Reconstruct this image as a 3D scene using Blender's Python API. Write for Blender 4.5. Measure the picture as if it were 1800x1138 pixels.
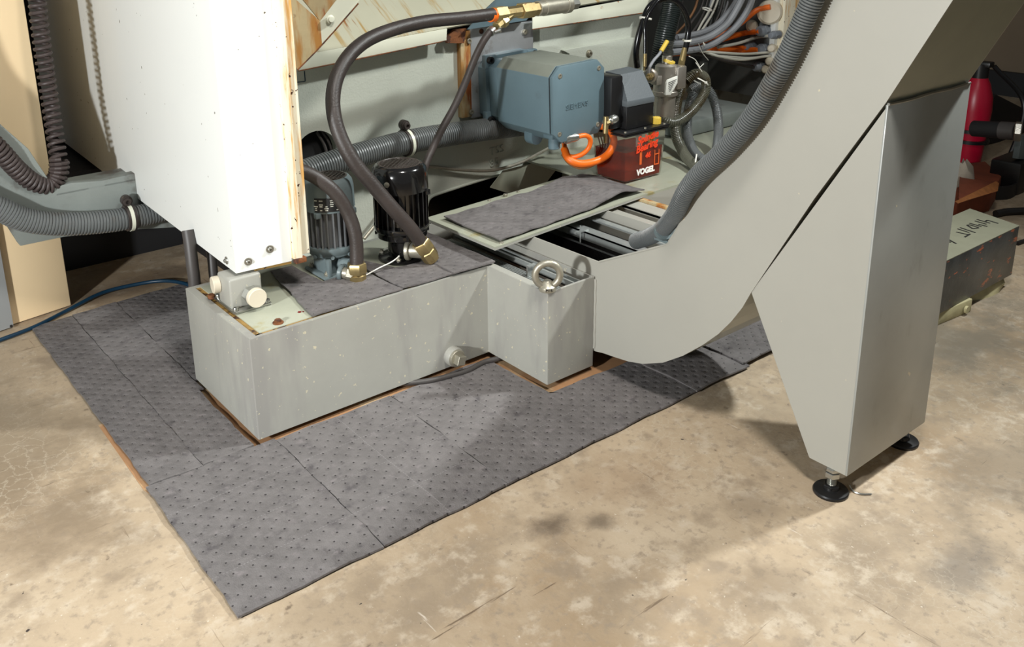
import bpy, bmesh, math, random
from mathutils import Vector, Matrix
random.seed(7)
PI = math.pi
C = bpy.context.scene.collection
for o in list(bpy.data.objects): bpy.data.objects.remove(o)

# ------------------------------------------------------------------ camera
CAM = Vector((-0.5777, -1.4189, 0.9388)); YAW, PITCH, ROLL = 0.6776, 0.2868, -0.0118
FPX, PPX, PPY = 1612.97, 874.36, 313.86
def cam_axes():
    cy, sy, cp, sp, cr, sr = math.cos(YAW), math.sin(YAW), math.cos(PITCH), math.sin(PITCH), math.cos(ROLL), math.sin(ROLL)
    f = Vector((sy*cp, cy*cp, -sp)); r = Vector((cy, -sy, 0)); u = r.cross(f)
    return r*cr + u*sr, u*cr - r*sr, f
AX_R, AX_U, AX_F = cam_axes()
cd = bpy.data.cameras.new('camera'); cam = bpy.data.objects.new('camera', cd); C.objects.link(cam)
m = Matrix((AX_R, AX_U, -AX_F)).transposed().to_4x4(); m.translation = CAM
cam.matrix_world = m
cd.sensor_fit = 'HORIZONTAL'; cd.sensor_width = 36; cd.lens = FPX/1800*36
cd.shift_x = (900-PPX)/1800; cd.shift_y = (PPY-569)/1800
cd.clip_start = 0.02; cd.clip_end = 60
bpy.context.scene.camera = cam
def at(u, v, ax, val):
    d = AX_R*((u-PPX)/FPX) - AX_U*((v-PPY)/FPX) + AX_F
    i = 'xyz'.index(ax); return CAM + d*((val-CAM[i])/d[i])

# ------------------------------------------------------------------ world, lights, exposure
sc = bpy.context.scene
sc.view_settings.view_transform = 'Standard'; sc.view_settings.look = 'None'
sc.view_settings.gamma = 1; sc.view_settings.exposure = 0.0
w = bpy.data.worlds.new('world'); sc.world = w; w.use_nodes = True
w.node_tree.nodes['Background'].inputs[0].default_value = (0.95, 1.0, 1.0, 1)
w.node_tree.nodes['Background'].inputs[1].default_value = 0.12
def area(name, loc, target, size, power, col, sizey=None):
    l = bpy.data.lights.new(name, 'AREA'); l.size = size; l.energy = power; l.color = col
    if sizey: l.shape = 'RECTANGLE'; l.size_y = sizey
    o = bpy.data.objects.new(name, l); C.objects.link(o); o.location = loc
    o.rotation_euler = (Vector(target)-Vector(loc)).to_track_quat('-Z', 'Y').to_euler(); return o
area('strobe_left', (-1.6, -0.68, 0.80), (0.6, 0.0, 0.3), 0.10, 49, (0.97, 1.0, 1.0))
area('strobe_right', (2.1, -1.05, 2.25), (0.4, -0.15, 0.0), 0.14, 17, (0.96, 1.0, 0.98)).data.spread = math.radians(84)
area('ceiling_lamp', (0.1, -1.1, 2.4), (0.35, -0.2, 0.0), 0.30, 14, (1.0, 0.96, 0.90)).data.spread = math.radians(105)

# ------------------------------------------------------------------ materials
def lin(c):
    return tuple((x/255/12.92 if x/255 <= .04045 else ((x/255+.055)/1.055)**2.4) for x in c)
def mk(name, rgb, rough=.5, metal=0.0, var=.06, vscale=6.0, layers=(), bump=0.0, bscale=200.0, coat=0.0, trans=0.0, spec=.5, emis=None):
    """rgb in sRGB 0-255. layers: (rgb, scale (float or xyz), lo, hi, detail)"""
    mt = bpy.data.materials.new(name); mt.use_nodes = True; nt = mt.node_tree; N, L = nt.nodes, nt.links
    b = N['Principled BSDF']; b.inputs['Roughness'].default_value = rough; b.inputs['Metallic'].default_value = metal
    b.inputs['Coat Weight'].default_value = coat; b.inputs['Transmission Weight'].default_value = trans
    b.inputs['Specular IOR Level'].default_value = spec
    tc = N.new('ShaderNodeTexCoord'); base = lin(rgb)
    def noise(scale, detail=4, off=0.0):
        mp = N.new('ShaderNodeMapping'); mp.inputs['Location'].default_value = (off, off*1.7, off*.6)
        s = scale if isinstance(scale, (tuple, list)) else (scale,)*3
        mp.inputs['Scale'].default_value = s; L.new(tc.outputs['Object'], mp.inputs['Vector'])
        n = N.new('ShaderNodeTexNoise'); n.inputs['Scale'].default_value = 1; n.inputs['Detail'].default_value = detail
        n.inputs['Roughness'].default_value = .62; L.new(mp.outputs[0], n.inputs['Vector']); return n
    n = noise(vscale, 5)
    mx = N.new('ShaderNodeMix'); mx.data_type = 'RGBA'
    mx.inputs[6].default_value = (*[x*(1-var) for x in base], 1); mx.inputs[7].default_value = (*[min(1, x*(1+var)) for x in base], 1)
    mr = N.new('ShaderNodeMapRange'); mr.inputs[1].default_value = .32; mr.inputs[2].default_value = .68
    L.new(n.outputs['Fac'], mr.inputs[0]); L.new(mr.outputs[0], mx.inputs[0]); cur = mx.outputs[2]
    for i, (c2, s, lo, hi, det) in enumerate(layers):
        n2 = noise(s, det, 3.1+i*5.3); mr2 = N.new('ShaderNodeMapRange'); mr2.interpolation_type = 'SMOOTHSTEP'
        mr2.inputs[1].default_value = lo; mr2.inputs[2].default_value = hi; L.new(n2.outputs['Fac'], mr2.inputs[0])
        m2 = N.new('ShaderNodeMix'); m2.data_type = 'RGBA'; L.new(mr2.outputs[0], m2.inputs[0]); L.new(cur, m2.inputs[6])
        m2.inputs[7].default_value = (*lin(c2), 1); cur = m2.outputs[2]
    L.new(cur, b.inputs['Base Color'])
    if bump:
        nb = noise(bscale, 3, 9.0); bp = N.new('ShaderNodeBump'); bp.inputs['Strength'].default_value = bump
        bp.inputs['Distance'].default_value = .002; L.new(nb.outputs['Fac'], bp.inputs['Height']); L.new(bp.outputs[0], b.inputs['Normal'])
    if emis: b.inputs['Emission Color'].default_value = (*lin(emis), 1); b.inputs['Emission Strength'].default_value = 1
    return mt
CHIP = (192, 184, 160)
M = dict(
 tank=mk('tank_paint', (156, 155, 147), .42, var=.06, vscale=7, layers=[((142,140,135), (9,9,2), .5, .7, 4), (CHIP, 85, .69, .715, 2), (CHIP, 34, .72, .735, 3), (CHIP, 150, .72, .74, 2)], bump=.05, bscale=150),
 tanktop=mk('tank_top_paint', (160, 162, 145), .35, var=.08, vscale=9, layers=[((150,140,95), 12, .58, .75, 5)], coat=.2),
 conv=mk('conveyor_paint', (161, 159, 150), .42, var=.03, vscale=3, layers=[(CHIP, 48, .755, .78, 2)], bump=.04, bscale=160),
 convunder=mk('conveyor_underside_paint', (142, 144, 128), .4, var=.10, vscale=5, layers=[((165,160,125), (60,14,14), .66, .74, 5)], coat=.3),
 legfront=mk('leg_front_paint', (150, 152, 148), .36, var=.08, vscale=5, layers=[((134,136,130), (16,16,7), .56, .76, 4), (CHIP, 45, .735, .765, 2)], coat=.25),
 cast=mk('casting_paint', (192, 196, 184), .45, var=.05, vscale=5, layers=[((176,160,90), (14,14,2.2), .66, .84, 5)], bump=.45, bscale=190),
 castdark=mk('left_casting_paint', (128, 134, 130), .5, var=.1, vscale=5, layers=[((80,72,66), (8,8,8), .55, .72, 5)], bump=.2, bscale=120),
 guard=mk('stained_guard_paint', (190, 188, 166), .4, var=.06, vscale=4, layers=[((172,142,86), (34,3,3), .52, .68, 5), ((150,100,50), (60,5,5), .62, .72, 5)], coat=.2),
 lip=mk('lip_paint', (226, 227, 208), .4, var=.04, layers=[((165,110,55), (30,30,60), .70, .76, 4)]),
 rusty=mk('rust_streaked_metal', (186, 168, 130), .5, var=.15, vscale=10, layers=[((170,120,60), (34,34,5), .42, .60, 5), ((150,78,28), (30,30,5), .54, .66, 5), ((98,48,22), 18, .64, .72, 4)]),
 rust=mk('rust', (120, 72, 38), .8, var=.3, vscale=30, bump=.5, layers=[((70,40,28), 40, .5, .6, 4)]),
 groove=mk('oily_groove_sealant', (150, 118, 62), .45, var=.2, vscale=30, layers=[((60,36,22), 45, .55, .62, 5)]),
 white=mk('white_enclosure_paint', (226, 227, 223), .42, var=.012, vscale=3, layers=[((105,95,80), 75, .775, .79, 1)]),
 whitetrim=mk('cream_trim_paint', (236, 228, 204), .45, var=.03, vscale=8, layers=[((212,160,88), (60,60,5), .50, .66, 6), ((70,40,25), 95, .685, .71, 2)]),
 cream=mk('cream_cabinet_paint', (244, 218, 176), .45, var=.015, vscale=4),
 greypost=mk('grey_panel_paint', (150, 152, 152), .5, var=.03),
 steel=mk('bright_steel', (178, 178, 172), .28, .9, var=.1, vscale=20, bump=.1),
 plate=mk('ground_steel_plate', (192, 194, 196), .38, .75, var=.08, vscale=(10), layers=[((130,110,95), 14, .62, .8, 5)], bump=.15, bscale=120),
 dull=mk('dull_zinc', (170, 165, 150), .42, .7, var=.15, vscale=40, bump=.2),
 brass=mk('yellow_passivated_brass', (178, 158, 112), .34, .85, var=.18, vscale=40, layers=[((120,80,50), 60, .6, .75, 4)]),
 alu=mk('cast_aluminium', (178, 172, 163), .4, .8, var=.1, vscale=25, bump=.2),
 motor=mk('blue_grey_motor_paint', (94, 114, 122), .45, var=.05, vscale=10, layers=[((80,90,96), 12, .6, .8, 4)]),
 motortop=mk('dusty_motor_top', (118, 122, 112), .6, var=.08, vscale=14),
 pumpgrey=mk('grey_blue_pump_paint', (104, 116, 118), .4, var=.10, vscale=12, layers=[((80,66,52), 22, .60, .75, 5)]),
 pumpfin=mk('oily_grey_fins', (104, 106, 108), .38, var=.15, vscale=14, layers=[((58,44,40), (25,25,8), .55, .7, 4)]),
 pumpblack=mk('gloss_black_paint', (20, 19, 19), .16, var=.2, coat=.5),
 grille=mk('oily_dark_grille', (58, 50, 45), .4, var=.25, vscale=50),
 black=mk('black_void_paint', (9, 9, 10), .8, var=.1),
 blackplastic=mk('black_plastic', (24, 24, 25), .35, var=.1),
 rubber=mk('oily_black_rubber_hose', (54, 47, 44), .46, var=.25, vscale=12, layers=[((112,100,82), 26, .64, .78, 5)], bump=.3, bscale=260),
 gloss=mk('gloss_black_tube', (17, 17, 19), .18, var=.1),
 conduit=mk('grey_corrugated_plastic', (98, 101, 101), .38, var=.08, vscale=8, layers=[((84,76,66), 9, .55, .75, 4)]),
 conduitoil=mk('oily_corrugated_plastic', (92, 92, 80), .28, var=.15, vscale=10, layers=[((66,56,38), 10, .5, .66, 4)]),
 conduitblack=mk('black_corrugated_plastic', (34, 40, 39), .3, var=.1),
 coil=mk('dusty_coiled_cable', (62, 52, 50), .55, var=.15, vscale=20),
 orange=mk('orange_cable_sheath', (238, 110, 26), .4, var=.06),
 cgrey=mk('grey_cable_sheath', (136, 138, 142), .42, var=.08),
 cwhite=mk('pale_cable_sheath', (196, 194, 182), .45, var=.08),
 cdark=mk('dark_cable_sheath', (66, 62, 60), .5, var=.1),
 gland=mk('grey_plastic_gland', (126, 132, 140), .45, var=.05),
 plug=mk('ivory_plastic_plug', (206, 196, 176), .5, var=.05),
 tie=mk('white_nylon', (226, 224, 214), .45),
 yellow=mk('yellow_plastic', (218, 186, 74), .45),
 paper=mk('label_paper', (230, 230, 222), .6),
 ink=mk('black_ink', (22, 20, 20), .6),
 redpen=mk('red_marker', (236, 66, 30), .5),
 orangemark=mk('orange_level_mark', (214, 96, 40), .5),
 whiteink=mk('white_print', (240, 238, 232), .5),
 lid=mk('dark_grey_housing', (88, 94, 98), .5, var=.05, bump=.2, bscale=250),
 rail=mk('aluminium_rail', (170, 174, 172), .35, .6, var=.12, vscale=20),
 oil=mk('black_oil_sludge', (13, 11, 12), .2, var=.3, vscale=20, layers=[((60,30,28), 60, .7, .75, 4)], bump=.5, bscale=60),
 brown=mk('brown_oily_interior', (128, 88, 52), .5, var=.2, vscale=12),
 bluehose=mk('blue_air_hose', (14, 50, 72), .4, var=.15, vscale=18),
 red=mk('red_cylinder_paint', (172, 12, 46), .35, var=.05),
 card=mk('corrugated_cardboard', (150, 92, 46), .75, var=.2, vscale=(60,60,8)),
 carddark=mk('rusty_brown_box', (126, 62, 38), .7, var=.25, vscale=14),
 cloth=mk('dirty_white_rag', (170, 160, 145), .8, var=.15, vscale=18),
 kraft=mk('brown_kraft_paper', (160, 120, 84), .75, var=.14, vscale=12, layers=[((176,150,116), 8, .5, .62, 5)]),
 foam=mk('yellowed_foam_packing', (176, 168, 130), .7, var=.15, vscale=22, bump=.4, bscale=60),
 blocktop=mk('machined_block_top', (150, 150, 130), .45, .3, var=.08, vscale=12),
 blockside=mk('painted_block_side', (66, 70, 72), .28, .3, var=.35, vscale=14, layers=[((182,98,66), (22,22,60), .60, .66, 5), ((150,160,160), (30,30,60), .70, .78, 4)], bump=.3, bscale=40),
 wall=mk('brown_plaster_wall', (128, 112, 92), .8, var=.12, vscale=2.0),
 darkbody=mk('near_black', (24, 24, 26), .6), recess=mk('grey_recess_paint', (92, 94, 92), .5, var=.1),
 redstrip=mk('oil_drop', (110, 10, 14), .2),
)
# liquids and clear plastic
M['clear'] = mk('clear_plastic', (236, 232, 222), .06, trans=1.0, var=0)
M['clear'].node_tree.nodes['Principled BSDF'].inputs['IOR'].default_value = 1.04
M['clear'].node_tree.nodes['Principled BSDF'].inputs['Transmission Weight'].default_value = .97
M['amber'] = mk('amber_oil', (196, 54, 12), .08, trans=.75, var=.25, vscale=20)
M['amber'].node_tree.nodes['Principled BSDF'].inputs['IOR'].default_value = 1.2

def floor_mat():
    mt = mk('stained_concrete', (186, 168, 139), .62, var=.13, vscale=2.6, layers=[
        ((164,142,110), 1.1, .48, .66, 7), ((200,184,156), 3.2, .50, .72, 10), ((158,142,117), 5.5, .50, .72, 10),
        ((201,187,162), 26, .50, .70, 10), ((156,140,116), 14, .52, .72, 10), ((160,145,122), 70, .52, .70, 8), ((124,108,88), 30, .64, .74, 8),
        ((120,102,80), (70,3,3), .66, .73, 5), ((120,102,80), (5,80,3), .67, .73, 5), ((216,206,186), (50,6,3), .70, .76, 5),
        ((222,212,190), 150, .68, .74, 4), ((58,50,44), 46, .755, .78, 2)], bump=.3, bscale=90)
    nt = mt.node_tree; N, L = nt.nodes, nt.links; b = N['Principled BSDF']; cur = b.inputs['Base Color'].links[0].from_socket
    g = N.new('ShaderNodeTexCoord'); nz = N.new('ShaderNodeTexNoise'); nz.inputs['Scale'].default_value = 5; nz.inputs['Detail'].default_value = 9
    nz.inputs['Roughness'].default_value = .68; L.new(g.outputs['Object'], nz.inputs['Vector'])
    # stains and wear of the slab; the first, large patch also paints light falloff
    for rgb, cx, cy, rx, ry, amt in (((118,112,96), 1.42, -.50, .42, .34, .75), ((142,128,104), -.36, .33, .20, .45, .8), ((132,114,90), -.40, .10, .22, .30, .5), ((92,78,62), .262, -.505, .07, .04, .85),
                                     ((98,86,70), .325, -.545, .035, .03, .7), ((116,98,78), .445, -.53, .05, .045, .55), ((108,94,76), .54, -.68, .05, .05, .35), ((120,104,82), .42, -.80, .10, .08, .45), ((96,92,86), .66, -.97, .09, .05, .55), ((112,102,84), 1.0, -.90, .22, .12, .5),
                                     ((148,122,92), .45, -.50, .16, .10, .45), ((104,84,64), -.05, .93, .5, .09, .55)):
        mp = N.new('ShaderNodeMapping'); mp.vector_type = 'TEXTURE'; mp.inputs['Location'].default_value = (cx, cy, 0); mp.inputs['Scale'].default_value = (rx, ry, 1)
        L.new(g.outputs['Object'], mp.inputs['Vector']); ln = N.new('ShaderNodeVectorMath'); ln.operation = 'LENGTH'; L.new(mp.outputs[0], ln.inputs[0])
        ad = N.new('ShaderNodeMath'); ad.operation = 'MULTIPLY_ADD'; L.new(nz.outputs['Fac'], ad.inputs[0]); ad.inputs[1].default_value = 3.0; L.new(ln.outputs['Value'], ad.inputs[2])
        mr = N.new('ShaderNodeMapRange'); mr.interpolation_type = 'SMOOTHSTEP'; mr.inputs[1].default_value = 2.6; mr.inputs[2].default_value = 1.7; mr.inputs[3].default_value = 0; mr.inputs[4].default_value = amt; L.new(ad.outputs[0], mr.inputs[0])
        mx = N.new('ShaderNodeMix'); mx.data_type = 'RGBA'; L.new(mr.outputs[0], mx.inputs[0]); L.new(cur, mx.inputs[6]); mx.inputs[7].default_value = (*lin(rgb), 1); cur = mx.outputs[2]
    # fine crazing cracks
    vo = N.new('ShaderNodeTexVoronoi'); vo.feature = 'DISTANCE_TO_EDGE'; vo.inputs['Scale'].default_value = 32
    wv = N.new('ShaderNodeVectorMath'); wv.operation = 'MULTIPLY_ADD'; L.new(nz.outputs['Color'], wv.inputs[0]); wv.inputs[1].default_value = (.12, .12, .12); L.new(g.outputs['Object'], wv.inputs[2]); L.new(wv.outputs[0], vo.inputs['Vector'])
    mr = N.new('ShaderNodeMapRange'); mr.inputs[1].default_value = 0; mr.inputs[2].default_value = .035; mr.inputs[3].default_value = .45; mr.inputs[4].default_value = 0; L.new(vo.outputs['Distance'], mr.inputs[0])
    n3 = N.new('ShaderNodeTexNoise'); n3.inputs['Scale'].default_value = 2.3; L.new(g.outputs['Object'], n3.inputs['Vector'])
    m3 = N.new('ShaderNodeMapRange'); m3.inputs[1].default_value = .48; m3.inputs[2].default_value = .62; L.new(n3.outputs['Fac'], m3.inputs[0])
    mu = N.new('ShaderNodeMath'); mu.operation = 'MULTIPLY'; L.new(mr.outputs[0], mu.inputs[0]); L.new(m3.outputs[0], mu.inputs[1])
    mx = N.new('ShaderNodeMix'); mx.data_type = 'RGBA'; L.new(mu.outputs[0], mx.inputs[0]); L.new(cur, mx.inputs[6]); mx.inputs[7].default_value = (*lin((206,196,172)), 1)
    mm = N.new('ShaderNodeMix'); mm.data_type = 'RGBA'; mm.blend_type = 'MULTIPLY'; mm.inputs[0].default_value = 1; L.new(mx.outputs[2], mm.inputs[6]); mm.inputs[7].default_value = (.84, .82, .85, 1); L.new(mm.outputs[2], b.inputs['Base Color'])
    return mt
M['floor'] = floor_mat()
def mat_pad(name, seams_y=(), seams_x=(), dots=.056):
    mt = mk(name, (107, 103, 102), .92, var=.15, vscale=20, layers=[((82,78,79), 30, .52, .74, 6), ((122,116,116), 44, .56, .76, 7)], bump=.6, bscale=420, spec=.2)
    nt = mt.node_tree; N, L = nt.nodes, nt.links; b = N['Principled BSDF']
    src = b.inputs['Base Color'].links[0].from_socket; nsrc = b.inputs['Normal'].links[0].from_node
    g = N.new('ShaderNodeNewGeometry')
    def op(o, a, bb=None, c=None):
        n = N.new('ShaderNodeMath'); n.operation = o
        for i, x in enumerate((a, bb, c)):
            if x is None: continue
            if isinstance(x, (int, float)): n.inputs[i].default_value = x
            else: L.new(x, n.inputs[i])
        return n.outputs[0]
    sep = N.new('ShaderNodeSeparateXYZ'); L.new(g.outputs['Position'], sep.inputs[0]); X, Y = sep.outputs[0], sep.outputs[1]
    # slight wobble of the pattern
    nz = N.new('ShaderNodeTexNoise'); nz.inputs['Scale'].default_value = 14; L.new(g.outputs['Position'], nz.inputs['Vector'])
    wob = op('MULTIPLY', op('SUBTRACT', nz.outputs['Fac'], .5), .012)
    S = .0295
    def grid(off):
        fx = op('SUBTRACT', op('FRACT', op('ADD', op('DIVIDE', op('ADD', X, wob), S), off)), .5)
        fy = op('SUBTRACT', op('FRACT', op('ADD', op('DIVIDE', op('SUBTRACT', Y, wob), S*1.0), off)), .5)
        return op('SQRT', op('ADD', op('MULTIPLY', fx, fx), op('MULTIPLY', fy, fy)))
    d = op('MINIMUM', grid(0.0), grid(.5))
    dot = op('MULTIPLY', op('LESS_THAN', d, dots), .85)
    dash = op('GREATER_THAN', op('FRACT', op('DIVIDE', op('ADD', X, Y), .0055)), .45)
    s1 = None
    for v, lst in ((Y, seams_y), (X, seams_x)):
        for c in lst:
            t = op('LESS_THAN', op('ABSOLUTE', op('SUBTRACT', op('ADD', v, op('MULTIPLY', wob, .5)), c)), .0007); s1 = t if s1 is None else op('MAXIMUM', s1, t)
    s1 = op('MULTIPLY', op('MULTIPLY', s1, dash), .75) if s1 is not None else op('MULTIPLY', X, 0.0)
    m1 = N.new('ShaderNodeMix'); m1.data_type = 'RGBA'; L.new(s1, m1.inputs[0]); L.new(src, m1.inputs[6]); m1.inputs[7].default_value = (*lin((136,132,132)), 1)
    m2 = N.new('ShaderNodeMix'); m2.data_type = 'RGBA'; L.new(dot, m2.inputs[0]); L.new(m1.outputs[2], m2.inputs[6]); m2.inputs[7].default_value = (*lin((38,34,36)), 1)
    L.new(m2.outputs[2], b.inputs['Base Color'])
    h = op('SUBTRACT', op('MINIMUM', op('MULTIPLY', d, 4.0), 1.0), op('MULTIPLY', s1, .6))
    bp = N.new('ShaderNodeBump'); bp.inputs['Strength'].default_value = .8; bp.inputs['Distance'].default_value = .002
    L.new(h, bp.inputs['Height']); L.new(bp.outputs[0], nsrc.inputs['Normal'])
    return mt
M['pad'] = mat_pad('grey_absorbent_felt_front', (-.10, -.195, -.285), (.153, .40))
M['padleft'] = mat_pad('grey_absorbent_felt_left', (.264, .53), (), .042)
M['padtop'] = mat_pad('grey_absorbent_felt_lid', (), (), .036)
M['padcover'] = mat_pad('grey_absorbent_felt_cover', (.132,), (.80,), .0)

# ------------------------------------------------------------------ geometry helpers
def NB(): return bmesh.new()
def box(bm, lo, hi, bev=0.0, seg=2, rot=None):
    lo, hi = Vector(lo), Vector(hi); c = (lo+hi)/2; s = hi-lo
    r = bmesh.ops.create_cube(bm, size=1, matrix=Matrix.Translation(c) @ (rot.to_4x4() if rot else Matrix.Identity(4)) @ Matrix.Diagonal((*s, 1)))
    if bev:
        es = list({e for v in r['verts'] for e in v.link_edges})
        bmesh.ops.bevel(bm, geom=es, offset=bev, segments=seg, affect='EDGES', profile=.5)
    return bm
def prism(bm, pts, d, bev=0.0):
    """closed polygon of 3d points extruded by vector d"""
    d = Vector(d); a = [bm.verts.new(Vector(p)) for p in pts]; b = [bm.verts.new(Vector(p)+d) for p in pts]
    n = len(pts); fs = [bm.faces.new(a), bm.faces.new(b[::-1])]
    for i in range(n): fs.append(bm.faces.new((a[i], b[i], b[(i+1) % n], a[(i+1) % n])))
    bmesh.ops.recalc_face_normals(bm, faces=fs)
    if bev:
        es = list({e for f in fs for e in f.edges})
        bmesh.ops.bevel(bm, geom=es, offset=bev, segments=2, affect='EDGES', profile=.5)
    return bm
def frame(d):
    d = Vector(d).normalized(); a = Vector((0, 0, 1)) if abs(d.z) < .9 else Vector((1, 0, 0))
    u = d.cross(a).normalized(); return u, d.cross(u).normalized(), d
def lathe(bm, o, d, prof, n=24, rot=0.0, closed=True):
    o = Vector(o); u, v, d = frame(d); rings = []
    for r, h in prof:
        if r < 1e-6: rings.append([bm.verts.new(o+d*h)])
        else: rings.append([bm.verts.new(o+d*h+(u*math.cos(2*PI*i/n+rot)+v*math.sin(2*PI*i/n+rot))*r) for i in range(n)])
    fs = []
    for a, b in zip(rings, rings[1:]):
        for i in range(n):
            j = (i+1) % n
            if len(a) == 1 and len(b) == 1: continue
            if len(a) == 1: fs.append(bm.faces.new((a[0], b[i], b[j])))
            elif len(b) == 1: fs.append(bm.faces.new((a[i], b[0], a[j])))
            else: fs.append(bm.faces.new((a[i], b[i], b[j], a[j])))
    if closed:
        for rg in (rings[0], rings[-1]):
            if len(rg) > 1: fs.append(bm.faces.new(rg))
    bmesh.ops.recalc_face_normals(bm, faces=fs); return bm
def cyl(bm, p0, p1, r0, r1=None, n=24, ch=0.0, rot=0.0):
    p0, p1 = Vector(p0), Vector(p1); h = (p1-p0).length; r1 = r0 if r1 is None else r1
    prof = [(r0-ch, 0), (r0, ch), (r1, h-ch), (r1-ch, h)] if ch else [(r0, 0), (r1, h)]
    return lathe(bm, p0, p1-p0, prof, n, rot)
def hexn(bm, p0, p1, r): return cyl(bm, p0, p1, r, n=6, ch=r*.08)
def smooth(pts, step=.008):
    pts = [Vector(p) for p in pts]
    if len(pts) < 3:
        k = max(2, int((pts[1]-pts[0]).length/step)); return [pts[0].lerp(pts[1], i/k) for i in range(k+1)]
    P = [pts[0]*2-pts[1]] + pts + [pts[-1]*2-pts[-2]]; out = []
    for i in range(1, len(P)-2):
        a, b, c, d = P[i-1:i+3]; k = max(2, int((c-b).length/step))
        for j in range(k):
            t = j/k; out.append(.5*((2*b)+(c-a)*t+(2*a-5*b+4*c-d)*t*t+(3*b-a-3*c+d)*t**3))
    out.append(P[-2]); return out
def resample(pts, step):
    L = [0.0]
    for a, b in zip(pts, pts[1:]): L.append(L[-1]+(b-a).length)
    n = max(2, int(round(L[-1]/step))); out = []; k = 0
    for i in range(n+1):
        s = L[-1]*i/n
        while k < len(pts)-2 and L[k+1] < s: k += 1
        seg = L[k+1]-L[k]; out.append(pts[k].lerp(pts[k+1], min(1, (s-L[k])/seg) if seg > 0 else 0))
    return out
def sweep(bm, pts, radf, n=16, cap=True, hollow=False):
    m_ = len(pts); T = []
    for i in range(m_): T.append((pts[min(i+1, m_-1)]-pts[max(i-1, 0)]).normalized())
    u = frame(T[0])[0]; rings = []
    for i in range(m_):
        u = (u - T[i]*u.dot(T[i])).normalized(); v = T[i].cross(u); r = radf(i)
        rings.append([bm.verts.new(pts[i]+(u*math.cos(2*PI*k/n)+v*math.sin(2*PI*k/n))*r) for k in range(n)])
    for a, b in zip(rings, rings[1:]):
        for k in range(n): bm.faces.new((a[k], a[(k+1) % n], b[(k+1) % n], b[k]))
    if cap: bm.faces.new(rings[0][::-1]); bm.faces.new(rings[-1])
    return bm
def tube(bm, pts, r, n=14, step=.008): 
    p = resample(smooth(pts, step), step); return sweep(bm, p, lambda i: r, n)
def corr(bm, pts, r, pitch=.006, amp=.0016, n=24):
    p = resample(smooth(pts, .004), pitch/4); pr = [1, 1, .9, 0]
    return sweep(bm, p, lambda i: r-amp+amp*pr[i % 4], n)
def add_at(bm, geo): pass

def mesh_obj(name, bm, mat, loc, angle=32):
    me = bpy.data.meshes.new(name)
    for v in bm.verts: v.co -= loc
    bm.to_mesh(me); bm.free()
    me.shade_smooth(); me.set_sharp_from_angle(angle=math.radians(angle))
    me.materials.append(mat); return me
def loc_of(o):
    v = Vector(o.location)
    while o.parent: o = o.parent; v += Vector(o.location)
    return v
def part(name, bm, mat, parent, label=None, angle=32):
    """part of a thing; vertices given in world coordinates (no thing is rotated)"""
    pl = loc_of(parent); 
    me = mesh_obj(name, bm, M[mat] if isinstance(mat, str) else mat, pl, angle)
    o = bpy.data.objects.new(name, me); C.objects.link(o); o.parent = parent
    if label: o['label'] = label
    return o
def thing(name, loc, label, cat, group=None):
    o = bpy.data.objects.new(name, None); C.objects.link(o); o.location = loc; o.empty_display_size = .05
    o['label'] = label; o['category'] = cat
    if group: o['group'] = group
    return o
def solo(name, bm, mat, label, cat, group=None, angle=32, kind=None):
    cs = [v.co for v in bm.verts]; lo = Vector([min(c[i] for c in cs) for i in range(3)]); hi = Vector([max(c[i] for c in cs) for i in range(3)])
    loc = Vector(((lo.x+hi.x)/2, (lo.y+hi.y)/2, lo.z))
    me = mesh_obj(name, bm, M[mat] if isinstance(mat, str) else mat, loc, angle)
    o = bpy.data.objects.new(name, me); C.objects.link(o); o.location = loc
    o['label'] = label; o['category'] = cat
    if group: o['group'] = group
    if kind: o['kind'] = kind
    return o
def struct(name, bm, mat):
    me = mesh_obj(name, bm, M[mat], Vector((0, 0, 0))); o = bpy.data.objects.new(name, me); C.objects.link(o)
    o['kind'] = 'structure'; return o
def copy_tree(o, loc=None, parent=None):
    c = o.copy(); C.objects.link(c)
    if parent: c.parent = parent
    if loc is not None: c.location = loc
    for ch in list(o.children): copy_tree(ch, None, c)
    return c
def text_bm(s, size, ext, M4, bold=0.0, shear=0.0, spacing=1.0, align='CENTER'):
    cu = bpy.data.curves.new('t', 'FONT'); cu.body = s; cu.size = size; cu.extrude = ext; cu.offset = bold; cu.shear = shear
    cu.space_character = spacing; cu.align_x = align; cu.align_y = 'CENTER'; cu.resolution_u = 3
    o = bpy.data.objects.new('t', cu); C.objects.link(o)
    me = bpy.data.meshes.new_from_object(o.evaluated_get(bpy.context.evaluated_depsgraph_get()))
    bm = bmesh.new(); bm.from_mesh(me); bpy.data.objects.remove(o); bpy.data.curves.remove(cu); bpy.data.meshes.remove(me)
    bmesh.ops.transform(bm, matrix=M4, verts=bm.verts); return bm
def faceM(o, xdir, ydir):
    x = Vector(xdir).normalized(); y = Vector(ydir).normalized(); z = x.cross(y).normalized()
    m_ = Matrix((x, y, z)).transposed().to_4x4(); m_.translation = Vector(o); return m_
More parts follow.
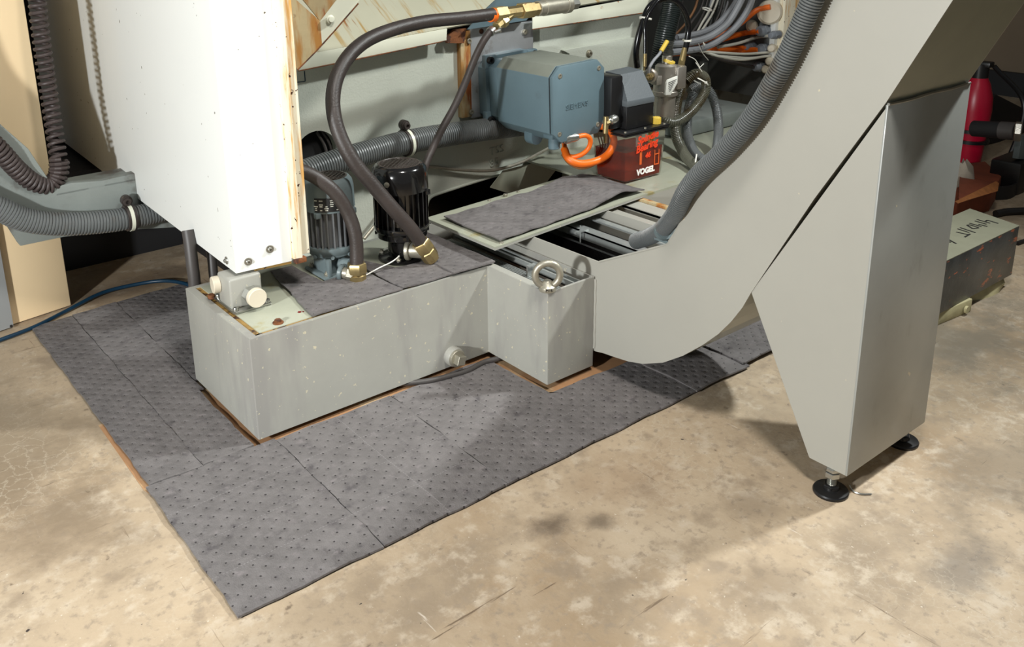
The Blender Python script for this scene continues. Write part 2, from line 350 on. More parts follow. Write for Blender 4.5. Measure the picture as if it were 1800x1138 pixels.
def plate_holes(outer, holes, y0, y1):
    """x-z outline with holes extruded from y0 to y1"""
    cu = bpy.data.curves.new('p', 'CURVE'); cu.dimensions = '2D'; cu.fill_mode = 'BOTH'; cu.extrude = abs(y1-y0)/2
    for loop in [outer]+holes:
        s = cu.splines.new('POLY'); s.points.add(len(loop)-1); s.use_cyclic_u = True
        for p, q in zip(s.points, loop): p.co = (q[0], q[1], 0, 1)
    o = bpy.data.objects.new('p', cu); C.objects.link(o)
    me = bpy.data.meshes.new_from_object(o.evaluated_get(bpy.context.evaluated_depsgraph_get()))
    bm = bmesh.new(); bm.from_mesh(me); bpy.data.objects.remove(o); bpy.data.curves.remove(cu); bpy.data.meshes.remove(me)
    bmesh.ops.transform(bm, matrix=Matrix(((1,0,0,0),(0,0,-1,(y0+y1)/2),(0,1,0,0),(0,0,0,1))), verts=bm.verts)
    bmesh.ops.recalc_face_normals(bm, faces=bm.faces); return bm
def socket(bm, c, d, r, h=.004):
    """socket-head screw with a recessed drive"""
    return lathe(bm, c, d, [(r, 0), (r, h*.8), (r*.88, h), (r*.5, h), (r*.45, h*.35), (0, h*.3)], 18)
def washer_screw(c, d, r, parent, name='screw', lab=None):
    bm = NB(); lathe(bm, c, d, [(r, 0), (r, .0012), (r*.95, .0018), (r*.55, .002), (r*.52, .0045), (r*.4, .006), (r*.22, .006), (r*.2, .003), (0, .003)], 24)
    return part(name, bm, 'steel', parent, lab)
def P3(l): return [q if isinstance(q, Vector) else at(*q) for q in l]

# ================================================================== SETTING
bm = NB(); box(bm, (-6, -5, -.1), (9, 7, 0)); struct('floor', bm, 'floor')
bm = NB(); box(bm, (-6, 5.0, 0), (9, 5.2, 3.4)); struct('wall_back', bm, 'wall')
bm = NB(); box(bm, (4.3, -5, 0), (4.5, 5, 3.4)); struct('wall_right', bm, 'wall')
bm = NB(); box(bm, (4.27, -5, 0), (4.3, 5, .12)); struct('baseboard_right', bm, 'darkbody')

# ================================================================== COOLANT TANK
H, G = .215, .015
X1, X2, YS, YB = .5346, .664, -.189, .30
T = thing('coolant_tank', (0.3, 0.1, G), 'low grey painted steel coolant tank on the floor with chipped front and stepped corner box', 'tank')
bm = NB()
out = [(0, 0), (X1, 0), (X1, YS), (X2, YS), (X2, YB), (0, YB)]
prism(bm, [(x, y, G+.001) for x, y in [(.002, .002), (X1+.002, .002), (X1+.002, YS+.002), (X2-.002, YS+.002), (X2-.002, YB-.002), (.002, YB-.002)]], (0, 0, .004))
def wallseg(bm, a, b, t=.003, z0=G, z1=H):
    a, b = Vector((*a, 0)), Vector((*b, 0)); d = (b-a).normalized(); nrm = Vector((-d.y, d.x, 0))
    prism(bm, [a+Vector((0,0,z0)), b+Vector((0,0,z0)), b+nrm*t+Vector((0,0,z0)), a+nrm*t+Vector((0,0,z0))], (0, 0, z1-z0))
t_ = .003; inn = [(t_, t_), (X1+t_, t_), (X1+t_, YS+t_), (X2-t_, YS+t_), (X2-t_, YB-t_), (t_, YB-t_)]
def ringwall(bm, out, inn, z0, z1):
    V = [[bm.verts.new((x, y, z)) for x, y in l] for l, z in ((out, z0), (out, z1), (inn, z1), (inn, z0))]
    n = len(out); fs = []
    for i in range(n):
        j = (i+1) % n
        for a, b in ((0, 1), (1, 2), (2, 3), (3, 0)): fs.append(bm.faces.new((V[a][i], V[a][j], V[b][j], V[b][i])))
    bmesh.ops.recalc_face_normals(bm, faces=fs)
    es = [e for i in range(n) for e in V[0][i].link_edges if V[1][i] in e.verts]
    bmesh.ops.bevel(bm, geom=es, offset=.0022, segments=3, affect='EDGES', profile=.5)
ringwall(bm, out, inn, G, H)
part('body', bm, 'tank', T)
bm = NB()
for a, b in (((.001, .001), (.016, YB-.001)), ((.016, .001), (X1, .008)), ((.016, YB-.012), (X1, YB-.001)), ((X1+.001, YS+.030), (X1+.018, .25)), ((X1+.001, YS+.001), (X1+.03, YS+.030)), ((X1+.03, YS+.001), (X2-.004, YS+.005))): box(bm, (*a, H-.0015), (*b, H+.0005))
part('rim', bm, 'tank', T)
bm = NB(); box(bm, (.016, .008, H-.006), (.026, YB-.012, H-.001)); box(bm, (.016, .008, H-.006), (X1, .015, H-.001))
part('groove', bm, 'groove', T, 'yellowed oily sealant groove round the lid')
bm = NB(); box(bm, (.026, .015, H-.006), (X1, YB-.012, H+.0006), .0006)
part('lid', bm, 'tanktop', T)
bm = NB(); hexn(bm, (.070, .030, H), (.070, .030, H+.008), .0065); cyl(bm, (.070, .030, H), (.070, .030, H+.0025), .010, n=20); part('bolt', bm, 'rust', T)
bm = NB(); cyl(bm, (.122, .047, H), (.122, .047, H+.0014), .0035, n=12); cyl(bm, (.128, .044, H), (.128, .044, H+.0012), .002, n=10); part('oil_drop', bm, 'redstrip', T)
# drain fitting
o = Vector((.436, 0, .040)); bm = NB(); lathe(bm, o, (0, -1, 0), [(.021, -.002), (.021, .012), (.019, .016), (.012, .016)], 28); dr = part('drain_boss', bm, 'tank', T)
bm = NB(); cyl(bm, o+Vector((0, -.014, 0)), o+Vector((0, -.022, 0)), .0185, n=24, ch=.001); cyl(bm, o+Vector((0, -.021, 0)), o+Vector((0, -.036, 0)), .0135, n=4, ch=.001, rot=.5); part('drain_plug', bm, 'dull', T, 'square-headed steel drain plug')
# corner inside: brown floor and rails
bm = NB(); box(bm, (X1+.004, YS+.004, .12), (X2-.002, .28, .125)); box(bm, (X1+.003, -.18, .12), (X1+.006, .26, H-.003)); part('inner_floor', bm, 'brown', T, 'brown oily inside of the corner box')
bm = NB()
for k in range(6): 
    box(bm, (.585+k*.0055, -.17, .186), (.5885+k*.0055, .24, .190))
box(bm, (.583, -.17, .170), (.620, .24, .186)); part('rail', bm, 'rail', T, 'ribbed aluminium rail inside the corner box')
bm = NB(); box(bm, (.626, -.165, .19), (.630, .24, .205)); box(bm, (.626, -.165, .19), (.646, .24, .193)); box(bm, (.642, -.165, .19), (.646, .24, .205)); part('rail', bm, 'rail', T, 'folded steel channel inside the corner box')
bm = NB(); box(bm, (.598, -.055, .19), (.612, -.052, .214)); box(bm, (.598, -.06, .212), (.62, -.05, .215)); part('rail_bracket', bm, 'rail', T)
# eye bolt
bm = NB(); c = Vector((.545, -.177, .2475)); R0, r0 = .0245, .0072
ring = [c+Vector((math.cos(a)*R0*math.cos(-.62), math.cos(a)*R0*math.sin(-.62), math.sin(a)*R0)) for a in [2*PI*i/40 for i in range(40)]]
u_ = Vector((math.sin(.62), math.cos(.62), 0)); rings = []
for i, p in enumerate(ring):
    d_ = (p-c).normalized(); rings.append([bm.verts.new(p+(d_*math.cos(2*PI*k/16)+u_*math.sin(2*PI*k/16))*r0) for k in range(16)])
for i in range(40):
    a, b = rings[i], rings[(i+1) % 40]
    for k in range(16): bm.faces.new((a[k], b[k], b[(k+1) % 16], a[(k+1) % 16]))
lathe(bm, (c.x, c.y, H), (0, 0, 1), [(.0165, 0), (.0172, .004), (.0162, .009), (.012, .013), (.0095, .018), (.007, .021)], 24)
bmesh.ops.recalc_face_normals(bm, faces=bm.faces); eb = part('eye_bolt', bm, 'dull', T, 'galvanised lifting eye bolt')
nd = Vector((math.sin(-.55), -math.cos(-.55), 0))
part('size_mark', text_bm('M16', .008, .0005, faceM(Vector((c.x, c.y, H+.0060))+nd*.0168, (-nd.y, nd.x, 0), (0, 0, 1))), 'ink', eb)

# ================================================================== ABSORBENT PADS
def wavy_pad(name, poly, z, label, group, th=.0035, lift=None, res=.02, cat='absorbent pad', mat='pad'):
    """pad cut to an outline (list of xy), subdivided so that it can ripple"""
    bm = NB(); vs = [bm.verts.new((x, y, 0)) for x, y in poly]; f = bm.faces.new(vs)
    xs = [p[0] for p in poly]; ys = [p[1] for p in poly]
    for ax, lo, hi in ((0, min(xs), max(xs)), (1, min(ys), max(ys))):
        k = int((hi-lo)/res)
        for i in range(1, k+1):
            co = [0, 0, 0]; no = [0, 0, 0]; co[ax] = lo+i*(hi-lo)/(k+1); no[ax] = 1
            bmesh.ops.bisect_plane(bm, geom=bm.verts[:]+bm.edges[:]+bm.faces[:], plane_co=co, plane_no=no, dist=1e-5)
    base = bm.faces[:]
    r = bmesh.ops.extrude_face_region(bm, geom=base)
    top = [g for g in r['geom'] if isinstance(g, bmesh.types.BMVert)]
    for v in top: v.co.z += th
    rnd = random.Random(name+label)
    a, b, c_ = rnd.uniform(0, 6), rnd.uniform(0, 6), rnd.uniform(0, 6)
    for v in bm.verts:
        x, y = v.co.x, v.co.y
        dz = .0006*(math.sin(x*38+a)+math.sin(y*31+b)+math.sin((x+y)*55+c_)+3)
        if lift: dz += lift(x, y)
        v.co.z += z+dz
        v.co.x += .0009*math.sin(y*47+a)+.0006*math.sin(y*131); v.co.y += .0009*math.sin(x*43+b)+.0005*math.sin(x*137)
    bmesh.ops.recalc_face_normals(bm, faces=bm.faces)
    return solo(name, bm, mat, label, cat, group, angle=60)
GP = 'grey absorbent pads on the floor'
bm = NB(); prism(bm, [(-.2075, .004, .0002), (-.18, -.10, .0002), (.42, -.10, .0002), (.42, -.25, .0002), (1.0, -.25, .0002), (1.0, .27, .0002), (-.02, .27, .0002), (-.02, .268, .0002), (-.2045, .268, .0002)], (0, 0, .0004))
solo('kraft_paper', bm, 'kraft', 'brown kraft paper peeping out between the pads and the tank', 'paper')
wavy_pad('absorbent_pad', [(-.198, .003), (-.105, .003), (-.106, .815), (-.199, .800)], .0015, 'narrow dimpled grey absorbent pad at the far left, nearest the cream cabinet', GP, mat='padleft')
wavy_pad('absorbent_pad', [(-.1045, .003), (-.010, .003), (-.010, .262), (.0, .262), (.0, .822), (-.1045, .815)], .0015, 'dimpled grey absorbent pad strip running beside the left end of the tank', GP, mat='padleft')
wavy_pad('absorbent_pad', [(.001, .31), (.19, .31), (.19, .835), (.001, .822)], .0015, 'grey absorbent pad behind the left end of the tank, under the blue hose', GP, mat='padleft')
wavy_pad('absorbent_pad', [(-.2075, -.379), (.026, -.382), (.030, .001), (-.204, .001)], .0017, 'grey absorbent pad forming the nearest front left corner of the floor covering', GP)
wavy_pad('absorbent_pad', [(.027, -.382), (.270, -.384), (.277, -.008), (.031, -.006)], .0015, 'grey absorbent pad in the front row, second from the left corner', GP)
wavy_pad('absorbent_pad', [(.271, -.384), (.765, -.388), (.765, -.215), (.528, -.205), (.522, -.008), (.278, -.010)], .0013, 'long grey absorbent pad notched around the stepped corner of the tank', GP)
wavy_pad('absorbent_pad', [(.757, -.390), (.925, -.394), (.925, -.20), (.757, -.20)], .0035, 'short perforated absorbent pad overlapping under the curved conveyor belly', GP, lift=lambda x, y: .004*max(0, math.sin((x-.757)*20)))
wavy_pad('absorbent_pad', [(.915, -.384), (1.15, -.392), (1.15, -.20), (.915, -.20)], .0075, 'perforated absorbent pad farthest right, running behind the conveyor leg', GP, lift=lambda x, y: .003*max(0, math.sin((x-.9)*18)))
GT = 'grey absorbent pads on the tank lid'
wavy_pad('absorbent_pad', [(.128, .010), (.325, .006), (.312, .125), (.300, .140), (.222, .140), (.215, .262), (.165, .262)], H+.001, 'grey absorbent pad on the tank lid in front of the grey pump', GT, th=.003, mat='padtop')
wavy_pad('absorbent_pad', [(.326, .006), (.452, .0), (.452, .095), (.375, .110), (.335, .20), (.32, .20)], H+.0015, 'grey absorbent pad on the tank lid in front of the black pump', GT, th=.003, mat='padtop')
wavy_pad('absorbent_pad', [(.445, -.004), (.552, -.006), (.545, .27), (.485, .275), (.480, .12), (.447, .09)], H+.004, 'grey absorbent pad on the tank lid to the right of the black pump', GT, th=.003, mat='padtop')

# ================================================================== COVER PLATE + PAD
T = thing('cover_plate', (.8, .15, .249), 'loose grey steel cover plate lying across the tank and conveyor mouth', 'cover')
cp = [Vector((.546, .243, 0)), Vector((.548, -.009, 0)), Vector((1.065, .038, 0)), Vector((1.064, .283, 0))]
def cpt(s, t, z): # s along length, t across (0 front)
    a = cp[1].lerp(cp[2], s); b = cp[0].lerp(cp[3], s); p = a.lerp(b, t); p.z = z; return p
bm = NB(); prism(bm, [cpt(0, 0, .2535), cpt(1, 0, .2535), cpt(1, 1, .2535), cpt(0, 1, .2535)], (0, 0, .003)); part('plate', bm, 'tanktop', T)
bm = NB(); prism(bm, [cpt(0, 0, .2487), cpt(1, 0, .2487), cpt(1, .03, .2487), cpt(0, .03, .2487)], (0, 0, .0045))
prism(bm, [cpt(0, .03, .2487), cpt(.012, .03, .2487), cpt(.012, 1, .2487), cpt(0, 1, .2487)], (0, 0, .0045)); part('edge_angle', bm, 'tank', T)
for s, t in ((.47, .95), (.37, .96), (.56, .96)):
    bm = NB(); q = cpt(s, t, .2565); hexn(bm, q, q+Vector((0, 0, .006 if s == .47 else .003)), .006 if s == .47 else .0045); part('bolt', bm, 'dull', T)
bm = NB(); q = cpt(.05, .03, .2565); lathe(bm, q, (0, 0, 1), [(.005, 0), (.005, .002), (.003, .003)], 14); part('bolt', bm, 'dull', T)
# the pad on it, bowed
bm = NB(); NX, NY = 44, 16; gridv = {}
for L_ in (0, 1):
    for i in range(NX+1):
        for j in range(NY+1):
            s, t = .045+i/NX*.965, .035+j/NY*(.80 if True else 0)
            k = i/NX
            s2 = s - .0*j
            h = .004 + .016*math.exp(-((k-.80)/.14)**2)*(1-.35*j/NY) + .0012*math.sin(i*.9+j*.5)+.0008*math.sin(i*.35+j*.9) + (.002 if k < .5 else 0)*.5
            if k > .97: h -= .002
            q = cpt(s2, t, .2565+max(.0015, h)); q.z += .003*L_; gridv[L_, i, j] = bm.verts.new(q)
for i in range(NX):
    for j in range(NY):
        bm.faces.new([gridv[1, a, b] for a, b in ((i, j), (i+1, j), (i+1, j+1), (i, j+1))]); bm.faces.new([gridv[0, a, b] for a, b in ((i, j+1), (i+1, j+1), (i+1, j), (i, j))])
for i in range(NX):
    for j in (0, NY): bm.faces.new([gridv[0, i, j], gridv[0, i+1, j], gridv[1, i+1, j], gridv[1, i, j]])
for j in range(NY):
    for i in (0, NX): bm.faces.new([gridv[0, i, j], gridv[0, i, j+1], gridv[1, i, j+1], gridv[1, i, j]])
bmesh.ops.recalc_face_normals(bm, faces=bm.faces)
solo('absorbent_pad', bm, 'padcover', 'long grey absorbent pad bowed up on top of the loose cover plate', 'absorbent pad', angle=60)

# ================================================================== CHIP CONVEYOR
XP, XW = .666, .255
T = thing('chip_conveyor', (.79, -.5, .05), 'big grey curved chip conveyor rising to the right on a tapered leg', 'conveyor')
low = [(1047, 618), (1060, 621), (1080, 628), (1105, 636), (1130, 640), (1165, 638), (1200, 626), (1235, 607), (1262, 588), (1285, 566), (1305, 541), (1320, 515), (1431, 350), (1557, 181), (1675, 0), (1745, -108)]
up_ = [(1053, 461), (1169, 431), (1175, 425), (1200, 384), (1250, 277), (1283, 235), (1314, 190), (1340, 150), (1369, 105), (1400, 50), (1424, 0), (1470, -110)]
lowp = [at(u, v, 'x', XP) for u, v in low]; upp = [at(u, v, 'x', XP) for u, v in up_]
lowp.append(lowp[-1]+(lowp[-1]-lowp[-2]).normalized()*.16); upp.append(upp[-1]+(lowp[-1]-lowp[-2]).normalized()*.16)
tail = [Vector((XP, .24, .245)), Vector((XP, .24, .06))]
poly = lowp + upp[::-1] + tail
bm = NB(); prism(bm, poly, (.003, 0, 0)); part('side_plate', bm, 'conv', T)
poly2 = [p+Vector((XW, 0, 0)) for p in poly]
bm = NB(); prism(bm, poly2, (-.003, 0, 0)); part('side_plate', bm, 'conv', T)
bm = NB()
for a, b in zip(lowp, lowp[1:]):
    d_ = (b-a).normalized(); nr = Vector((0, -d_.z, d_.y)); nr = nr if nr.z > 0 or nr.y > 0 else -nr
    nr = Vector((0, d_.z, -d_.y)) if False else nr
    prism(bm, [a+Vector((.003, 0, 0)), b+Vector((.003, 0, 0)), b+Vector((.003, 0, 0))+nr*.002, a+Vector((.003, 0, 0))+nr*.002], (XW-.006, 0, 0))
part('bottom_plate', bm, 'convunder', T, 'dark shaded underside of the conveyor')
# rolled rim along the top edge
bm = NB(); tube(bm, [p+Vector((.0015, 0, 0)) for p in upp], .0024, 8, .01); part('edge_rim', bm, 'conv', T)
# weld at the near corner of the tank box
bm = NB(); tube(bm, [Vector((XP-.001, YS-.001, .21-.0155*k)) + Vector((0, .0006*(-1)**k, 0)) for k in range(11)], .0028, 8, .006); part('weld_seam', bm, 'conv', T)
# dark inside tray
bm = NB(); prism(bm, [(XP+.003, y, z) for y, z in ((.24, .17), (-.19, .15), (-.33, .16), (-.42, .24), (-.55, .42), (-.55, .40), (-.42, .21), (-.33, .12), (-.19, .11), (.24, .13))], (XW-.006, 0, 0)); part('tray', bm, 'oil', T, 'black oily chip tray')
bm = NB(); box(bm, (.792, -.30, .165), (.800, .24, .205)); part('tray_divider', bm, 'oil', T)
bm = NB(); box(bm, (.818, -.30, .222), (.850, .24, .225)); box(bm, (.818, -.30, .205), (.821, .24, .225)); box(bm, (.847, -.30, .205), (.850, .24, .225)); part('cross_rail', bm, 'rail', T, 'pale steel rail along the tray')
bm = NB(); box(bm, (.79, .0, .225), (.832, .006, .229)); cyl(bm, (.80, -.005, .2), (.80, -.005, .245), .0015, n=10); part('pin', bm, 'rail', T)
bm = NB(); box(bm, (.925, -.20, .232), (.962, .24, .238)); box(bm, (.925, -.20, .205), (.928, .24, .236)); part('cross_rail', bm, 'conv', T)
bm = NB(); box(bm, (.885, -.20, .225), (.903, .24, .229)); part('cross_rail', bm, 'rail', T)
bm = NB(); box(bm, (1.0, -.16, .232), (1.045, .20, .240)); box(bm, (1.0, -.16, .205), (1.003, .20, .238)); part('cross_rail', bm, 'conv', T)
bm = NB(); box(bm, (1.046, -.16, .238), (1.060, .10, .246)); part('cross_rail', bm, 'rusty', T, 'rusty rail at the right of the tray')
# leg
lg = [at(1320, 514, 'x', XP), at(1557, 187, 'x', XP), Vector((XP, -.766, .0475)), Vector((XP, -.698, .0475))]
lg[1].y = -.7655
bm = NB(); prism(bm, [p+Vector((.0015, 0, 0)) for p in lg], (.003, 0, 0)); prism(bm, [p+Vector((XW, 0, 0)) for p in lg], (-.003, 0, 0))
prism(bm, [lg[3]+Vector((.004, 0, 0)), lg[2]+Vector((.004, 0, 0)), lg[2]+Vector((.004, 0, .003)), lg[3]+Vector((.004, 0, .003))], (XW-.008, 0, 0))
prism(bm, [lg[0]+Vector((.004, 0, 0)), lg[3]+Vector((.004, 0, 0)), lg[3]+Vector((.004, .003, 0)), lg[0]+Vector((.004, .003, 0))], (XW-.008, 0, 0))
LG = part('leg', bm, 'conv', T)
a, b = lg[2], lg[1]
bm = NB(); box(bm, (XP+.001, a.y-.001, a.z), (XP+XW, a.y+.003, b.z+.002), .0012); part('leg_front', bm, 'legfront', LG, 'stained front sheet of the leg')
bm = NB(); tube(bm, [Vector((XP+.002+k*.0627, a.y-.0005, b.z+.002+.0008*(-1)**k)) for k in range(5)], .0022, 8, .01); part('weld_seam', bm, 'steel', LG)
# levelling feet
def foot(x, y):
    bm = NB(); lathe(bm, (x, y, 0), (0, 0, 1), [(.0285, 0), (.029, .004), (.0275, .0062), (.013, .0085), (.0125, .013), (.010, .0135), (.010, .016)], 40); f = part('levelling_foot', bm, 'blackplastic', T, 'black round levelling foot')
    bm = NB(); hexn(bm, (x, y, .0095), (x, y, .0155), .0135); part('nut', bm, 'blackplastic', f)
    bm = NB(); lathe(bm, (x, y, .014), (0, 0, 1), sum([[(.0068, k*.0016), (.0078, k*.0016+.0008)] for k in range(21)], []), 20); part('threaded_stem', bm, 'steel', f)
    bm = NB(); hexn(bm, (x, y, .030), (x, y, .0395), .0125); part('nut', bm, 'steel', f)
    bm = NB(); hexn(bm, (x, y, .0405), (x, y, .0472), .0115); part('nut', bm, 'steel', f)
foot(.674, -.738); foot(.905, -.738)

# ================================================================== machine casting
YW = .5
def W(u, v, y=YW): p = at(u, v, 'y', y); return (p.x, p.z)
T = thing('machine_tool', (.9, .55, 0), 'pale green grey cast machine base wall with hose clamps behind the pumps', 'machine')
hc = W(558, 272); hr = .058
hole = [(hc[0]+hr*math.cos(a), hc[1]+hr*math.sin(a)) for a in [2*PI*i/36 for i in range(36)]]
arch = [W(750, 420), W(750, 362), W(756, 348), W(772, 340), W(860, 312), W(945, 288), W(985, 268), W(1000, 300), W(1000, 330), W(900, 400)]
outer = [(.30, .02), (.72, .02), (.74, .12), (1.35, .12), (1.35, .36), W(1128, 70), W(1150, 10), W(1150, -40), (.30, .72)]
outer = [(.30, .03), (1.30, .03), (1.36, .30), W(1122, 130), W(1132, 60), W(1140, 22), (.30, .622)]
bm = plate_holes(outer, [hole, arch], YW, YW+.03); part('casting_wall', bm, 'cast', T)
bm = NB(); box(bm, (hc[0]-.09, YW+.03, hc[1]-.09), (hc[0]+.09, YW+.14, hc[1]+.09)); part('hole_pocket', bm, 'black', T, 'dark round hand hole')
for k, (dx, r) in enumerate(((.012, .0035), (.026, .003))):
    bm = NB(); tube(bm, [Vector((hc[0]+dx, YW+.02, hc[1]+.05)), Vector((hc[0]+dx+.018, YW+.015, hc[1]+.01)), Vector((hc[0]+dx+.012, YW+.01, hc[1]-.03)), Vector((hc[0]-.04, YW-.005, hc[1]-.05))], r); part('wire', bm, 'cdark', T)
# dark cavity behind the arch
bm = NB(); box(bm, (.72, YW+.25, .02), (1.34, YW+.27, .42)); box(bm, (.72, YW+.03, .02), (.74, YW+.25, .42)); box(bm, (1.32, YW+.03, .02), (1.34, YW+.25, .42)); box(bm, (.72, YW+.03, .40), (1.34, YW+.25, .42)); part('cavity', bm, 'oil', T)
bm = NB(); tube(bm, [Vector((q[0], YW-.001, q[1])) for q in arch[0:7]], .004, 8, .01); part('cast_edge', bm, 'cast', T)
# side cheek left of the arch
# raised mounting pad left of the motor plate (rust edged rib)
bm = NB(); p0, p1 = W(803, 78), W(822, 205); box(bm, (p0[0], YW-.016, p1[1]+.002), (p1[0]+.004, YW+.002, .635), .002); part('rib', bm, 'rusty', T, 'rust streaked edge rib')
# steel mounting plate
bm = NB(); box(bm, (.868, YW-.018, .402), (1.085, YW-.002, .642), .003); mp = part('mounting_plate', bm, 'plate', T, 'ground steel mounting plate with socket screws')
for u, v in ((824, 72), (922, 56), (828, 197)):
    q = W(u, v, YW-.018); bm = NB(); socket(bm, (q[0], YW-.018, q[1]), (0, -1, 0), .0075, .005); part('screw', bm, 'dull', mp)
bm = NB(); q = W(846, 55, YW-.018); cyl(bm, (q[0], YW-.017, q[1]), (q[0], YW-.0195, q[1]), .007, n=18); part('hole', bm, 'rust', mp)
# lettering cast in the base
part('lettering', text_bm('TSS', .032, .0035, faceM((*W(873, 264)[:1], YW, W(873, 264)[1]), (1, 0, .06), (0, 0, 1)), bold=-.0004, spacing=1.1), 'cast', T)
part('lettering', text_bm('85', .032, .0035, faceM((*W(868, 286)[:1], YW, W(868, 286)[1]), (1, 0, .06), (0, 0, 1)), bold=-.0004, spacing=1.1), 'cast', T)
# blue layout mark
bm = NB(); a1, a2, a3 = W(535, 125), W(535, 143), W(522, 143)
box(bm, (a1[0]-.001, YW-.001, a2[1]), (a1[0]+.001, YW+.001, a1[1])); box(bm, (a3[0], YW-.001, a2[1]-.001), (a1[0], YW+.001, a2[1]+.001)); part('layout_mark', bm, 'bluehose', T)
# horizontal flange under the right-hand bracket
q0, q1, q2, q3 = W(985, 88), W(1128, 62), W(1128, 190), W(1000, 190)
bm = NB(); prism(bm, [(q0[0], YW-.012, q0[1]), (q0[0]+.025, YW-.012, q0[1]-.012), (q3[0]-.02, YW-.012, q3[1]), (q2[0], YW-.012, q2[1]), (q1[0], YW-.012, q1[1])], (0, .012, 0), .001)
br = part('bracket_plate', bm, 'cast', T)
for u, v in ((1035, 94), (1143, 79), (1157, 76)):
    q = W(u, v, YW-.012); 
    if u > 1130: continue
    bm = NB(); cyl(bm, (q[0], YW-.012, q[1]), (q[0], YW-.015, q[1]), .011, n=24); socket(bm, (q[0], YW-.014, q[1]), (0, -1, 0), .008, .007); part('screw', bm, 'dull', br)
# shelf that carries the oil reservoir
bm = NB(); prism(bm, [(1.066, .048, .244), (1.9, .075, .244), (1.9, .50, .244), (1.066, .50, .244)], (0, 0, .006)); part('shelf', bm, 'tanktop', T)
bm = NB(); prism(bm, [(1.066, .048, .10), (1.9, .075, .10), (1.9, .085, .10), (1.066, .058, .10)], (0, 0, .144)); part('shelf_front', bm, 'conv', T)

# sheet deflector under the arch
bm = NB(); pts = [at(u, v, 'y', YW-.02) for u, v in ((862, 330), (885, 300), (960, 281), (982, 293), (950, 335), (925, 350))]
prism(bm, pts, (0, .003, 0)); 
solo('deflector_sheet', bm, 'convunder', 'bent grey sheet deflector hanging in the dark arch behind the cover plate', 'sheet')

# ------------------------------------------------ way cover guards above
T = thing('way_cover', (.6, .45, .60), 'pale stained sheet metal guard with folded drip lip above the hoses', 'guard')
bm = NB(); l = [at(525, 124, 'y', .46), at(785, 71, 'y', .46), at(786, 50, 'y', .46), at(525, 98, 'y', .46)]
prism(bm, l, (0, .004, 0), .0008); part('drip_lip', bm, 'lip', T)
bm = NB(); tube(bm, [l[0]+Vector((0, .001, -.001)), l[0].lerp(l[1], .5)+Vector((0, .001, -.0015)), l[1]+Vector((0, .001, -.001))], .0017, 6, .02); part('rust_edge', bm, 'rust', T)
a, b = l[3], at(812, 44, 'y', .46)
bm = NB(); prism(bm, [a, b, b+Vector((.10, .42, .30)), a+Vector((-.0, .42, .30))], (0, .004, -.004)); part('sloped_panel', bm, 'guard', T)
bm = NB(); l2 = [at(937, 51, 'y', .46), at(1132, 22, 'y', .46), at(1150, -4, 'y', .46), at(1116, -3, 'y', .46), at(937, 30, 'y', .46)]
prism(bm, l2, (0, .004, 0), .0008); part('drip_lip', bm, 'lip', T)
bm = NB(); tube(bm, [l2[0]+Vector((0, .001, -.001)), l2[1]+Vector((0, .001, -.001))], .0017, 6, .02); part('rust_edge', bm, 'rust', T)
a, b = at(812, 44, 'y', .47), at(1155, -14, 'y', .47)
bm = NB(); prism(bm, [a, b, b+Vector((0, .42, .30)), a+Vector((0, .42, .30))], (0, .004, -.004)); part('sloped_panel', bm, 'guard', T)
bm = NB(); pp = [at(822, 52, 'y', .455), at(848, 22, 'y', .455), at(878, -6, 'y', .455), at(960, -6, 'y', .455), at(925, 36, 'y', .455)]
prism(bm, pp, (0, .004, 0)); part('joint_strap', bm, 'motor', T, 'blue grey steel strap between the two guard panels')
bm = NB(); pp = [at(785, 66, 'y', .475), at(800, 52, 'y', .475), at(820, 50, 'y', .475), at(816, 76, 'y', .475), at(787, 76, 'y', .475)]
prism(bm, pp, (0, .01, 0)); part('gap_filler', bm, 'rust', T)

# rusty chute corner by the enclosure
T = thing('drip_chute', (.40, .36, .60), 'rust streaked angled sheet chute hanging beside the white enclosure', 'chute')
Y1 = .36
bm = NB(); A_ = at(552, 0-30, 'y', Y1-.06); 
f1 = [at(512, -10, 'y', Y1+.06), at(512, 8, 'y', Y1+.06), at(563, 37, 'y', Y1), at(566, 76, 'y', Y1), at(523, 122, 'y', Y1+.02), at(510, 90, 'y', Y1+.06)]
prism(bm, [at(500, -10, 'y', Y1), at(512, -8, 'y', Y1), at(563, 37, 'y', Y1), at(566, 78, 'y', Y1), at(523, 122, 'y', Y1), at(500, 90, 'y', Y1)], (.0, .004, 0)); part('side_sheet', bm, 'rusty', T)
bm = NB(); prism(bm, [at(563, 37, 'y', Y1), at(598, -8, 'y', Y1-.02), at(638, -8, 'y', Y1-.02), at(628, 6, 'y', Y1-.02), at(566, 78, 'y', Y1)], (.0, .004, 0)); part('front_sheet', bm, 'lip', T, 'pale lit face with a bolt')
bm = NB(); prism(bm, [at(525, -10, 'y', Y1+.03), at(563, 37, 'y', Y1), at(600, -8, 'y', Y1-.02)], (.0, .004, 0)); part('inner_sheet', bm, 'rusty', T)
bm = NB(); q = at(581, 34, 'y', Y1-.012); lathe(bm, q, (0, -1, 0), [(.0095, 0), (.0095, .001), (.007, .002), (.006, .005), (0, .006)], 20); part('bolt', bm, 'lip', T)
bm = NB(); tube(bm, [at(523, 123, 'y', Y1-.001), at(566, 79, 'y', Y1-.001), at(630, 6, 'y', Y1-.021)], .0016, 6, .02); part('rust_edge', bm, 'rust', T)

